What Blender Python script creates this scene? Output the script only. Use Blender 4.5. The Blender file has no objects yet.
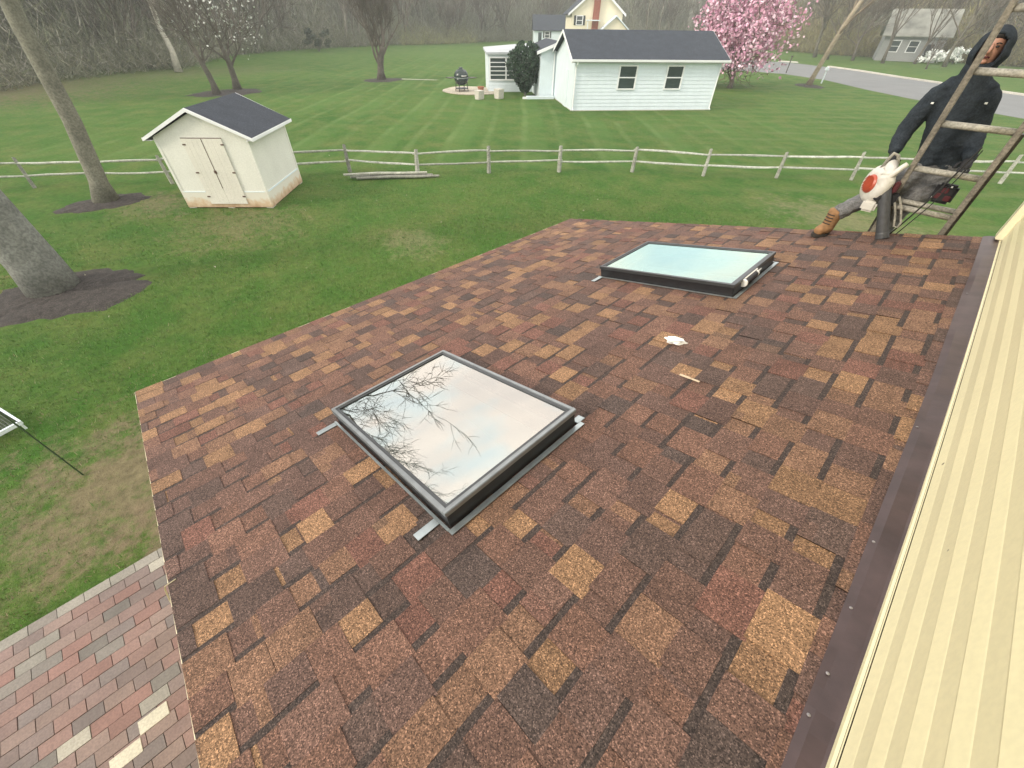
import bpy, bmesh, math, random
import numpy as np
from mathutils import Vector, Matrix
C = bpy.context.scene
COL = C.collection
rnd = random.Random(7)
R_ = math.radians
TAN = 0.23518          # roof pitch
ROOF0 = 3.20           # roof surface height at x = 0
def rz(x): return ROOF0 + TAN * x
SN = Vector((-0.22894, 0, 0.97344))    # roof normal

# ------------------------------------------------------------------ materials
def nt(name):
    m = bpy.data.materials.new(name); m.use_nodes = True
    t = m.node_tree; t.nodes.clear()
    o = t.nodes.new('ShaderNodeOutputMaterial'); b = t.nodes.new('ShaderNodeBsdfPrincipled')
    t.links.new(b.outputs[0], o.inputs[0])
    return m, t, b
def node(t, typ, **kw):
    n = t.nodes.new(typ)
    for k, v in kw.items():
        if k in n.inputs.keys() if isinstance(k, str) else False: n.inputs[k].default_value = v
        else: setattr(n, k, v)
    return n
def noise(t, vec, scale, detail=3, rough=.55):
    n = t.nodes.new('ShaderNodeTexNoise'); n.inputs['Scale'].default_value = scale
    n.inputs['Detail'].default_value = detail; n.inputs['Roughness'].default_value = rough
    t.links.new(vec, n.inputs['Vector']); return n.outputs['Fac']
def ramp(t, fac, stops):
    r = t.nodes.new('ShaderNodeValToRGB'); t.links.new(fac, r.inputs[0])
    e = r.color_ramp.elements
    while len(e) < len(stops): e.new(.5)
    for i, (p, c) in enumerate(stops):
        e[i].position = p; e[i].color = (c, c, c, 1) if isinstance(c, (int, float)) else (*c, 1)
    return r.outputs[0]
def mix(t, fac, a, b, mode='MIX'):
    m = t.nodes.new('ShaderNodeMix'); m.data_type = 'RGBA'; m.blend_type = mode
    for s, v in ((m.inputs[0], fac), (m.inputs[6], a), (m.inputs[7], b)):
        if isinstance(v, (int, float)): s.default_value = v if s == m.inputs[0] else (v, v, v, 1)
        elif isinstance(v, tuple): s.default_value = (*v, 1)
        else: t.links.new(v, s)
    return m.outputs[2]
def mth(t, op, a, b=0.0, clamp=False):
    m = t.nodes.new('ShaderNodeMath'); m.operation = op; m.use_clamp = clamp
    for s, v in ((m.inputs[0], a), (m.inputs[1], b)):
        if isinstance(v, (int, float)): s.default_value = v
        else: t.links.new(v, s)
    return m.outputs[0]
def coords(t): return t.nodes.new('ShaderNodeTexCoord').outputs['Object']
def bump(t, b, h, strength=.3, dist=.01):
    n = t.nodes.new('ShaderNodeBump'); n.inputs['Strength'].default_value = strength
    n.inputs['Distance'].default_value = dist
    t.links.new(h, n.inputs['Height']); t.links.new(n.outputs[0], b.inputs['Normal'])
def mat(name, col, rough=.7, metal=0.0, ns=8.0, amt=.15, bs=0.0, attr=False, spec=.5, ns2=None):
    """procedural surface: base colour x (optional per-face tone) x two scales of noise, with bump"""
    m, t, b = nt(name); co = coords(t)
    f = noise(t, co, ns, 5)
    v = ramp(t, f, [(.3, 1 - amt), (.7, 1 + amt)])
    c = mix(t, 1.0, col, v, 'MULTIPLY')
    if ns2:
        c = mix(t, 1.0, c, ramp(t, noise(t, co, ns2, 2), [(.35, 1 - amt), (.65, 1 + amt)]), 'MULTIPLY')
    if attr:
        a = t.nodes.new('ShaderNodeVertexColor'); a.layer_name = 'tone'
        c = mix(t, 1.0, c, a.outputs[0], 'MULTIPLY')
    t.links.new(c, b.inputs['Base Color'])
    b.inputs['Roughness'].default_value = rough; b.inputs['Metallic'].default_value = metal
    b.inputs['Specular IOR Level'].default_value = spec
    if bs: bump(t, b, noise(t, co, ns2 or ns * 3, 4), bs, .01)
    return m
M = {}
def granule(name, col, attr=True, amt=.72, scale=310, blot=9.0):
    """asphalt shingle granules: fine light and dark specks over the tab's own colour"""
    m, t, b = nt(name); co = coords(t)
    v = t.nodes.new('ShaderNodeTexVoronoi'); v.inputs['Scale'].default_value = scale
    t.links.new(co, v.inputs['Vector'])
    sep = t.nodes.new('ShaderNodeSeparateColor'); t.links.new(v.outputs['Color'], sep.inputs[0])
    g = ramp(t, sep.outputs[0], [(0, 1 - amt), (.5, .92), (.82, 1.05), (1, 1 + 1.7 * amt)])
    v2 = noise(t, co, 130, 2, .7)
    g2 = ramp(t, v2, [(.3, .72), (.7, 1.3)])
    bl = ramp(t, noise(t, co, blot, 3), [(.3, .86), (.7, 1.14)])
    c = mix(t, 1.0, col, g, 'MULTIPLY'); c = mix(t, 1.0, c, g2, 'MULTIPLY'); c = mix(t, 1.0, c, bl, 'MULTIPLY')
    if attr:
        a = t.nodes.new('ShaderNodeVertexColor'); a.layer_name = 'tone'
        c = mix(t, 1.0, c, a.outputs[0], 'MULTIPLY')
    t.links.new(c, b.inputs['Base Color']); b.inputs['Roughness'].default_value = .85
    b.inputs['Specular IOR Level'].default_value = .35
    bump(t, b, sep.outputs[1], .45, .002)
    return m
M['shingle'] = granule('shingle_granules', (1, 1, 1))
M['dark_shingle'] = granule('charcoal_shingles', (.038, .046, .060), attr=True, amt=.3, scale=60, blot=2)
M['deck'] = mat('roof_deck_wood', (.3, .22, .14), ns=3)
M['siding'] = mat('cream_vinyl_siding', (.84, .77, .49), .38, ns=1.5, amt=.03, ns2=60, bs=.02)
def specks(m, scale=5.0, size=.035):
    t = m.node_tree; b = next(n for n in t.nodes if n.type == 'BSDF_PRINCIPLED'); src = b.inputs['Base Color'].links[0].from_socket
    v = t.nodes.new('ShaderNodeTexVoronoi'); v.inputs['Scale'].default_value = scale; t.links.new(coords(t), v.inputs['Vector'])
    f = ramp(t, v.outputs['Distance'], [(size * .6, 1.0), (size, 0.0)])
    t.links.new(mix(t, f, src, (.16, .12, .07)), b.inputs['Base Color'])
specks(M['siding'])
M['trim_cream'] = mat('cream_vinyl_trim', (.78, .71, .50), .4, ns=2, amt=.05)
M['flash'] = mat('dark_brown_flashing', (.062, .040, .040), .46, .1, ns=9, amt=.25, bs=.05)
M['nail'] = mat('zinc_nail', (.3, .28, .28), .45, .6)
M['white'] = mat('white_paint', (.68, .765, .80), .5, ns=2, amt=.04, ns2=30, bs=.02)
M['trim_white'] = mat('white_trim_paint', (.80, .82, .82), .5, ns=2, amt=.04)
M['shed_wall'] = mat('cream_shed_paint', (.71, .71, .64), .6, ns=1.6, amt=.05, ns2=25, bs=.04)
M['shed_door'] = mat('ivory_shed_door_paint', (.69, .67, .59), .6, ns=1.6, amt=.05, ns2=25, bs=.04)
M['rust'] = mat('rusty_iron', (.12, .07, .05), .8, .3)
M['black'] = mat('black_aluminium', (.022, .022, .025), .42, .3, ns=20, amt=.2)
M['grey_metal'] = mat('grey_aluminium_cladding', (.26, .28, .29), .35, .5, ns=12, amt=.15)
M['frame_dark'] = mat('dark_grey_cladding', (.07, .075, .08), .35, .4)
M['silver'] = mat('bare_aluminium_flashing', (.42, .47, .48), .38, .8, ns=15, amt=.15)
M['lad'] = mat('weathered_ladder_rail', (.235, .215, .18), .6, .15, ns=12, amt=.25, ns2=60, bs=.1)
M['lad2'] = mat('dark_ladder_rail', (.075, .068, .06), .6, .2, ns=12, amt=.3, ns2=60, bs=.1)
M['rung'] = mat('dusty_ladder_rung', (.30, .285, .24), .6, .1, ns=18, amt=.25, ns2=70, bs=.1)
M['rope'] = mat('black_cord', (.02, .02, .02), .8)
M['bark'] = mat('grey_bark', (.20, .19, .165), .95, ns=3.5, amt=.24, ns2=22, bs=1.0, attr=True)
M['twig'] = mat('bare_twigs', (.17, .15, .13), .95, ns=2, amt=.3, attr=True)
M['petal'] = mat('blossom', (1, 1, 1), .7, ns=5, amt=.15, attr=True)
M['leaf'] = mat('foliage', (1, 1, 1), .7, ns=4, amt=.3, attr=True)
M['rail'] = mat('silvered_split_rail', (.36, .37, .34), .9, ns=5, amt=.25, ns2=30, bs=.4, attr=True)
M['asphalt'] = mat('asphalt', (.165, .172, .172), .9, ns=.5, amt=.08, ns2=8, bs=.1)
M['concrete'] = mat('concrete', (.50, .48, .42), .9, ns=1, amt=.12, ns2=14, bs=.2)
M['paver'] = mat('clay_pavers', (1, 1, 1), .85, ns=3, amt=.12, ns2=60, bs=.25, attr=True)
M['sand'] = mat('joint_sand', (.10, .085, .075), .95, ns=30, amt=.3)
M['mulch'] = mat('dark_mulch', (.040, .034, .030), 1, ns=9, amt=.45, ns2=40, bs=1.0)
M['brick'] = mat('red_brick', (.26, .09, .06), .9, ns=8, amt=.2)
M['yellow'] = mat('pale_yellow_siding', (.74, .69, .52), .7, ns=1, amt=.05)
M['lowroof'] = mat('pale_grey_roofing', (.42, .45, .47), .8, ns=1, amt=.1)
M['glassdark'] = mat('dark_window_glass', (.035, .05, .055), .08, ns=1, amt=.2, spec=.8)
M['shutter'] = mat('black_shutter', (.02, .022, .024), .6)
M['greenblk'] = mat('dark_green_enamel', (.014, .028, .024), .25)
M['stone'] = mat('patio_stone', (.42, .38, .30), .9, ns=2, amt=.2, ns2=12, bs=.3)
M['terra'] = mat('terracotta', (.35, .15, .09), .8)
M['hoodie'] = mat('charcoal_blue_fleece', (.031, .038, .046), 1.0, ns=14, amt=.2, ns2=90, bs=.3, spec=.08)
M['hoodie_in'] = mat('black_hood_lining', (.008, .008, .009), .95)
M['trouser'] = mat('grey_work_cloth', (.135, .135, .135), .9, ns=16, amt=.25, ns2=80, bs=.4)
M['boot'] = mat('tan_nubuck', (.25, .135, .06), .85, ns=25, amt=.25, bs=.2)
M['sole'] = mat('dark_rubber_sole', (.03, .025, .02), .85)
M['skin'] = mat('skin', (.40, .21, .15), .5, ns=20, amt=.08)
M['hair'] = mat('dark_hair', (.012, .009, .008), .6)
M['glove'] = mat('black_glove', (.012, .012, .014), .75)
M['blow_white'] = mat('off_white_plastic', (.58, .56, .51), .35, ns=25, amt=.1)
M['blow_orange'] = mat('orange_plastic', (.40, .07, .035), .35, ns=25, amt=.1)
M['blow_tube'] = mat('dark_grey_plastic_tube', (.052, .054, .058), .5, ns=30, amt=.2)
M['red'] = mat('dark_red_cloth', (.075, .008, .012), .7)
M['white_plastic'] = mat('white_plastic', (.80, .80, .76), .35, ns=30, amt=.06)
M['paper'] = mat('white_crumpled_wrapper', (.85, .85, .84), .5, ns=60, amt=.08)
M['wood'] = mat('fresh_wood_splinter', (.62, .50, .36), .8)
M['wire'] = mat('yellow_wire', (.34, .30, .20), .5)
M['green_rod'] = mat('dark_green_rod', (.03, .06, .025), .5)
M['mesh_tray'] = mat('wire_tray_mesh', (.10, .11, .10), .6, ns=90, amt=.5)
M['plaster'] = mat('white_drywall', (.82, .84, .80), .8, ns=4, amt=.03)

def glass_mat(gc_, base, name='coated_skylight_glass'):
    m = bpy.data.materials.new(name); m.use_nodes = True
    t = m.node_tree; t.nodes.clear()
    o = t.nodes.new('ShaderNodeOutputMaterial')
    g = t.nodes.new('ShaderNodeBsdfGlossy'); g.inputs['Roughness'].default_value = .012
    g.inputs['Color'].default_value = (*gc_, 1)
    tr = t.nodes.new('ShaderNodeBsdfTransparent'); tr.inputs['Color'].default_value = (.80, .93, .90, 1)
    fr = t.nodes.new('ShaderNodeFresnel'); fr.inputs['IOR'].default_value = 1.6
    f = mth(t, 'MULTIPLY_ADD', fr.outputs[0], .9, True)
    f.node.inputs[2].default_value = base
    ms = t.nodes.new('ShaderNodeMixShader')
    t.links.new(f, ms.inputs[0]); t.links.new(tr.outputs[0], ms.inputs[1]); t.links.new(g.outputs[0], ms.inputs[2])
    co = coords(t)
    bn = t.nodes.new('ShaderNodeBump'); bn.inputs['Strength'].default_value = .04; bn.inputs['Distance'].default_value = .01
    t.links.new(noise(t, co, 2.2, 1), bn.inputs['Height']); t.links.new(bn.outputs[0], g.inputs['Normal'])
    t.links.new(ms.outputs[0], o.inputs[0])
    return m
M['skyglass'] = glass_mat((.70, .725, .70), .55); M['skyglass_green'] = glass_mat((.55, .69, .635), .62, 'green_tinted_skylight_glass')

def grass_mat():
    m, t, b = nt('lawn_grass'); co = coords(t)
    big = noise(t, co, .09, 4); mid = noise(t, co, .8, 4, .65); fine = noise(t, co, 7, 5, .8); vf = noise(t, co, 45, 3, .8)
    c = ramp(t, big, [(.35, (.038, .104, .013)), (.65, (.060, .130, .021))])
    c = mix(t, ramp(t, mid, [(.40, 0.0), (.68, .85)]), c, (.108, .142, .036))
    c = mix(t, 1.0, c, ramp(t, fine, [(.28, .62), (.72, 1.38)]), 'MULTIPLY')
    c = mix(t, 1.0, c, ramp(t, vf, [(.25, .68), (.75, 1.32)]), 'MULTIPLY')
    sx = t.nodes.new('ShaderNodeSeparateXYZ'); t.links.new(co, sx.inputs[0])
    X, Y = sx.outputs[0], sx.outputs[1]
    wob = mth(t, 'MULTIPLY', mth(t, 'SUBTRACT', noise(t, co, .06, 2), .5), 1.3)
    w = mth(t, 'ADD', mth(t, 'MULTIPLY', mth(t, 'ADD', X, Y), .7071), wob)
    # mown stripes: broad alternate bands and thin pale wheel lines, beyond the fence only
    s1 = mth(t, 'SINE', mth(t, 'MULTIPLY', w, 6.2832 / 3.6))
    s2 = mth(t, 'SINE', mth(t, 'MULTIPLY', w, 6.2832 / 1.8))
    v = mth(t, 'SUBTRACT', Y, X)                       # across the fence line
    beyond = ramp(t, mth(t, 'DIVIDE', mth(t, 'SUBTRACT', v, 24.5), 3.0), [(0, 0.0), (1, 1.0)])
    fade = ramp(t, mth(t, 'DIVIDE', v, 130.0), [(0, 1.0), (.45, .8), (1, .1)])
    side = ramp(t, mth(t, 'DIVIDE', mth(t, 'ADD', w, 26.0), 60.0), [(0, .15), (.2, 1.0), (.55, 1.0), (.75, .25)])
    am = mth(t, 'MULTIPLY', mth(t, 'MULTIPLY', beyond, fade), side)
    patch0 = ramp(t, noise(t, co, .22, 4), [(.32, .15), (.6, 1.0)])
    am = mth(t, 'MULTIPLY', am, patch0)
    a1 = mth(t, 'MULTIPLY', am, ramp(t, s1, [(.3, 0.0), (.7, .55)]))
    c = mix(t, a1, c, (.090, .172, .040))
    patch = ramp(t, noise(t, co, .6, 3), [(.35, .25), (.6, 1.0)])
    a2 = mth(t, 'MULTIPLY', mth(t, 'MULTIPLY', am, ramp(t, s2, [(.70, 0.0), (.99, .45)])), patch)
    c = mix(t, a2, c, (.17, .235, .085))
    # fainter streaks over the rest of the lawn (up to the roadside), running along the fence
    w3 = mth(t, 'ADD', mth(t, 'MULTIPLY', v, .7071), wob)
    s3 = mth(t, 'SINE', mth(t, 'MULTIPLY', w3, 6.2832 / 1.7))
    rs = ramp(t, mth(t, 'DIVIDE', mth(t, 'ADD', w, 0.0), 20.0), [(.25, 0.0), (.6, .45)])
    a3 = mth(t, 'MULTIPLY', mth(t, 'MULTIPLY', rs, ramp(t, s3, [(.3, 0.0), (.9, 1.0)])), patch)
    c = mix(t, a3, c, (.125, .155, .052))
    # worn and thatchy patches with their own places
    rag = noise(t, co, 2.4, 6, .8)
    for (cx, cy, rx, ry, st, col) in (
        (-5.7, -1.6, 1.7, 1.8, .75, (.20, .150, .100)), (-4.6, -.3, .9, 1.6, .7, (.19, .145, .095)),
        (-14.0, 2.6, 2.2, 2.0, .6, (.19, .165, .085)), (-13.5, -4.5, 2.2, 2.2, .8, (.22, .15, .08)),
        (-9.6, 5.6, 1.3, 1.0, .55, (.23, .21, .11)), (-55, -3, 14, 12, .75, (.16, .125, .08)),
        (-17.6, 1.2, 1.6, 1.3, .6, (.18, .15, .09)), (-60, 12, 8, 12, .4, (.15, .13, .075)),
        (-4.5, 10.2, 3.0, 1.0, .45, (.21, .20, .10)), (-1.5, 16.5, 3.2, 1.8, .5, (.22, .19, .11))):
        dx = mth(t, 'DIVIDE', mth(t, 'SUBTRACT', X, cx), rx); dy = mth(t, 'DIVIDE', mth(t, 'SUBTRACT', Y, cy), ry)
        d = mth(t, 'SQRT', mth(t, 'ADD', mth(t, 'MULTIPLY', dx, dx), mth(t, 'MULTIPLY', dy, dy)))
        d = mth(t, 'ADD', d, mth(t, 'MULTIPLY', mth(t, 'SUBTRACT', rag, .5), 4.2))
        a = ramp(t, d, [(.25, st), (1.0, 0.0)])
        c = mix(t, a, c, mix(t, 1.0, col, ramp(t, fine, [(.3, .65), (.7, 1.35)]), 'MULTIPLY'))
    t.links.new(c, b.inputs['Base Color']); b.inputs['Roughness'].default_value = .9
    b.inputs['Specular IOR Level'].default_value = .15
    h = mth(t, 'ADD', fine, mth(t, 'MULTIPLY', vf, .4))
    bump(t, b, h, .9, .05)
    return m
M['grass'] = grass_mat()

# ------------------------------------------------------------------ mesh helpers
class MB:
    def __init__(s): s.v = []; s.f = []; s.c = []
    def face(s, pts, col=None):
        i = len(s.v); s.v += [tuple(p) for p in pts]; s.f.append(tuple(range(i, i + len(pts)))); s.c.append(col or (1, 1, 1))
    def box(s, a, b, col=None):
        x0, y0, z0 = a; x1, y1, z1 = b
        if x0 > x1: x0, x1 = x1, x0
        if y0 > y1: y0, y1 = y1, y0
        if z0 > z1: z0, z1 = z1, z0
        s.hexa([(x0, y0, z0), (x1, y0, z0), (x1, y1, z0), (x0, y1, z0), (x0, y0, z1), (x1, y0, z1), (x1, y1, z1), (x0, y1, z1)], col)
        return s
    def hexa(s, p, col=None):
        i = len(s.v); s.v += [tuple(q) for q in p]
        for f in ((0, 3, 2, 1), (4, 5, 6, 7), (0, 1, 5, 4), (1, 2, 6, 5), (2, 3, 7, 6), (3, 0, 4, 7)):
            s.f.append(tuple(i + k for k in f)); s.c.append(col or (1, 1, 1))
        return s
    def prism(s, prof, a, b, col=None):
        """profile = list of points at end a; same points moved by vector b-a"""
        d = Vector(b) - Vector(a); n = len(prof); i = len(s.v)
        s.v += [tuple(p) for p in prof] + [tuple(Vector(p) + d) for p in prof]
        s.f.append(tuple(i + k for k in reversed(range(n)))); s.c.append(col or (1, 1, 1))
        s.f.append(tuple(i + n + k for k in range(n))); s.c.append(col or (1, 1, 1))
        for k in range(n):
            k2 = (k + 1) % n
            s.f.append((i + k, i + k2, i + n + k2, i + n + k)); s.c.append(col or (1, 1, 1))
        return s
    def tube(s, pts, rad, n=8, col=None, cap=True, oval=1.0):
        pts = [Vector(p) for p in pts]
        if isinstance(rad, (int, float)): rad = [rad] * len(pts)
        i0 = len(s.v); prev = None
        for k, p in enumerate(pts):
            d = (pts[min(k + 1, len(pts) - 1)] - pts[max(k - 1, 0)]).normalized()
            if prev is None:
                a = d.orthogonal().normalized()
            else:
                a = (prev - d * prev.dot(d)).normalized()
            prev = a; b = d.cross(a)
            for j in range(n):
                t = 2 * math.pi * j / n
                s.v.append(tuple(p + (a * math.cos(t) + b * math.sin(t) * oval) * rad[k]))
        for k in range(len(pts) - 1):
            for j in range(n):
                j2 = (j + 1) % n
                s.f.append((i0 + k * n + j, i0 + k * n + j2, i0 + (k + 1) * n + j2, i0 + (k + 1) * n + j)); s.c.append(col or (1, 1, 1))
        if cap:
            s.f.append(tuple(i0 + j for j in reversed(range(n)))); s.c.append(col or (1, 1, 1))
            s.f.append(tuple(i0 + (len(pts) - 1) * n + j for j in range(n))); s.c.append(col or (1, 1, 1))
        return s
    def lathe(s, prof, center=(0, 0, 0), axis=(0, 0, 1), n=20, col=None):
        """prof = [(radius, height)]"""
        ax = Vector(axis).normalized(); a = ax.orthogonal().normalized(); b = ax.cross(a); c0 = Vector(center); i0 = len(s.v)
        for r, h in prof:
            for j in range(n):
                t = 2 * math.pi * j / n
                s.v.append(tuple(c0 + ax * h + (a * math.cos(t) + b * math.sin(t)) * max(r, .0004)))
        for k in range(len(prof) - 1):
            for j in range(n):
                j2 = (j + 1) % n
                s.f.append((i0 + k * n + j, i0 + k * n + j2, i0 + (k + 1) * n + j2, i0 + (k + 1) * n + j)); s.c.append(col or (1, 1, 1))
        s.f.append(tuple(i0 + j for j in reversed(range(n)))); s.c.append(col or (1, 1, 1))
        s.f.append(tuple(i0 + (len(prof) - 1) * n + j for j in range(n))); s.c.append(col or (1, 1, 1))
        return s
    def build(s, name, m, parent=None, org=(0, 0, 0), smooth=False, bevel=0, local=False):
        me = bpy.data.meshes.new(name)
        if parent is not None and not local: org = parent.get('org', (0, 0, 0)) if parent else org
        o3 = (0, 0, 0) if local else tuple(org)
        me.from_pydata([(x - o3[0], y - o3[1], z - o3[2]) for x, y, z in s.v], [], s.f)
        ca = me.color_attributes.new('tone', 'FLOAT_COLOR', 'CORNER')
        arr = np.ones((len(me.loops), 4), dtype=np.float32); k = 0
        cols = np.array([tuple(c) for c in s.c], dtype=np.float32).reshape(-1, 3)
        cnt = np.array([len(f) for f in s.f]); arr[:, :3] = np.repeat(cols, cnt, axis=0)
        ca.data.foreach_set('color', arr.ravel())
        me.materials.append(m if not isinstance(m, str) else M[m])
        if smooth:
            me.polygons.foreach_set('use_smooth', [True] * len(me.polygons))
        me.update()
        o = bpy.data.objects.new(name, me); COL.objects.link(o)
        if parent is not None:
            o.parent = parent; o['org'] = tuple(o3)
        else:
            o.location = o3; o['org'] = tuple(o3)
        if bevel:
            bm = bmesh.new(); bm.from_mesh(me)
            bmesh.ops.remove_doubles(bm, verts=bm.verts, dist=1e-5)
            es = [e for e in bm.edges if len(e.link_faces) == 2 and e.calc_face_angle(0) > .5]
            bmesh.ops.bevel(bm, geom=es, offset=bevel, segments=2, affect='EDGES', clamp_overlap=True)
            bm.to_mesh(me); bm.free()
        return o
def tag(o, label=None, cat=None, group=None, kind=None):
    if label: o['label'] = label
    if cat: o['category'] = cat
    if group: o['group'] = group
    if kind: o['kind'] = kind
    return o
def empty(name, loc, label, cat, group=None, rot=0.0):
    o = bpy.data.objects.new(name, None); COL.objects.link(o); o.location = loc; o.rotation_euler = (0, 0, rot)
    o['org'] = tuple(loc); o.empty_display_size = .3
    return tag(o, label, cat, group)
def copy_tree(o, parent=None):
    c = o.copy(); COL.objects.link(c)
    if parent: c.parent = parent
    for ch in list(o.children): copy_tree(ch, c)
    return c
def lerp(a, b, t): return Vector(a).lerp(Vector(b), t)

# ------------------------------------------------------------------ setting
def sheet(name, pts, z, m):
    b = MB(); b.face([(x, y, z) for x, y in pts]); return tag(b.build(name, m), kind='structure')
b = MB(); b.face([(-400, -300, 0), (400, -300, 0), (400, 400, 0), (-400, 400, 0)])
tag(b.build('lawn', 'grass'), kind='structure')
near = [(60, 8), (1.3, 46.8), (-5.4, 51.8), (-9.3, 55.6), (-14.6, 61.7), (-19.8, 64.8), (-24.3, 64.6), (-40, 62), (-60, 58)]
far = [(60, 20), (0.1, 63.3), (-9.6, 71.6), (-15.2, 77.2), (-19.5, 80.6), (-25.8, 84.3), (-32, 83.4), (-48, 78), (-68, 72)]
b = MB()
for i in range(len(near) - 1): b.face([(*near[i], .004), (*near[i + 1], .004), (*far[i + 1], .004), (*far[i], .004)])
tag(b.build('road', 'asphalt'), kind='structure')
def strip(line, w, z0, z1, name, m):
    b = MB()
    for i in range(len(line) - 1):
        a, c = Vector((*line[i], 0)), Vector((*line[i + 1], 0)); d = (c - a).normalized(); n = Vector((-d.y, d.x, 0)) * w
        b.hexa([(*(a)[:2], z0), (*(c)[:2], z0), (*(c + n)[:2], z0), (*(a + n)[:2], z0), (*(a)[:2], z1), (*(c)[:2], z1), (*(c + n)[:2], z1), (*(a + n)[:2], z1)])
    return tag(b.build(name, m), kind='structure')
strip(far[:5], -.45, -.05, .13, 'kerb', 'concrete')
sheet('driveway', [(-27.5, 84.6), (-24.5, 84.8), (-25.5, 87.5), (-28, 87.3)], .008, 'concrete')

def mulch_bed(cx, cy, rx, ry, seed, ang=0):
    r = random.Random(seed); b = MB(); n = 40; rings = 7; P = []
    ph = [r.uniform(0, 6.28) for _ in range(4)]
    for k in range(rings + 1):
        row = []
        for j in range(n):
            t = 2 * math.pi * j / n
            w = 1 + .07 * math.sin(2 * t + ph[0]) + .05 * math.sin(3 * t + ph[1]) + .05 * math.sin(7 * t + ph[2]) + .05 * math.sin(13 * t + ph[3]) + r.uniform(-.05, .05) * (k > 4)
            q = k / rings; x, y = rx * w * q * math.cos(t), ry * w * q * math.sin(t)
            z = -.02 + .10 * (1 - q ** 3) + r.uniform(-.012, .012)
            row.append((cx + x * math.cos(ang) - y * math.sin(ang), cy + x * math.sin(ang) + y * math.cos(ang), z))
        P.append(row)
    for k in range(rings):
        for j in range(n): b.face([P[k][j], P[k][(j + 1) % n], P[k + 1][(j + 1) % n], P[k + 1][j]])
    return tag(b.build('mulch_bed', 'mulch', smooth=True), kind='structure')
mulch_bed(-12.35, -1.55, 1.15, 1.75, 1, -.3); mulch_bed(-18.85, .0, .85, 1.25, 2, .1)
mulch_bed(-42.6, 24.6, 1.5, 2.3, 3); mulch_bed(-42.6, 10.9, 2.0, 3.0, 4, .2); mulch_bed(-14, 54.4, 1.3, 2.0, 5, .6)

# brick paver patio below the near rake of the roof
def patio():
    b = MB(); b.box((-4.3, -9, -.04), (3.0, -.25, .018)); base = tag(b.build('patio', 'sand'), kind='structure')
    b = MB(); r = random.Random(5); W, L, G = .127, .222, .006
    pal = [(.215, .140, .122), (.200, .140, .126), (.175, .135, .124), (.215, .128, .110), (.160, .146, .132), (.215, .158, .138), (.165, .138, .130)]
    i = 0; x = -4.3
    while x < 2.8:
        y = -9 + (L / 2 if i % 2 else 0)
        edge = i == 0
        while y < -.3:
            c = r.choice(pal); q = r.random()
            if q < .010: c = (.34, .32, .27)
            if q > .93 or edge: c = (.25, .235, .205) if r.random() < .5 else (.20, .18, .16)
            f = r.uniform(.88, 1.12); c = tuple(k * f for k in c); h = .030 + r.uniform(-.003, .003)
            b.box((x, y, .01), (x + W - G, y + L - G, h), c)
            y += L
        x += W; i += 1
    for (px, py) in ((-2.63, -1.93), (-2.50, -2.15), (-2.37, -2.38)):
        b.box((px, py, .012), (px + .12, py + .214, .037), (.50, .47, .38))
    tag(b.build('paver_surface', 'paver'), kind='structure')
patio()

# ------------------------------------------------------------------ house below and beside the camera
house = empty('house', (0.5, 2.2, 0), 'cream sided house with brown shingled low roof and two skylights', 'house')
def rp(x, y, h=0.0):
    """point on the roof plane at plan x, y, lifted h along the roof's normal"""
    return (x + SN.x * h, y, rz(x) + SN.z * h)
def bow(y): return .062 * (1 - math.exp(-(y - .5) / 2.3)) if y > .5 else 0.0      # the wall line bows slightly
X0, X1, Y0, Y1 = -3.78, .56, -.54, 5.04
SKY = [(-1.91, -.75, .385, 1.22), (-1.92, -.73, 3.08, 3.93)]     # outer frame x0,x1,y0,y1 at the frame's top
HOLES = [(a + .075, c - .03, d + .055, e - .055) for a, c, d, e in SKY]
def clip_rects(x0, x1, y0, y1):
    rs = [(x0, x1, y0, y1)]
    for hx0, hx1, hy0, hy1 in HOLES:
        out = []
        for a, b_, c, d in rs:
            if a >= hx1 or b_ <= hx0 or c >= hy1 or d <= hy0: out.append((a, b_, c, d)); continue
            if a < hx0: out.append((a, hx0, c, d)); a = hx0
            if b_ > hx1: out.append((hx1, b_, c, d)); b_ = hx1
            if c < hy0: out.append((a, b_, c, hy0))
            if d > hy1: out.append((a, b_, hy1, d))
        rs = out
    return rs
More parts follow.
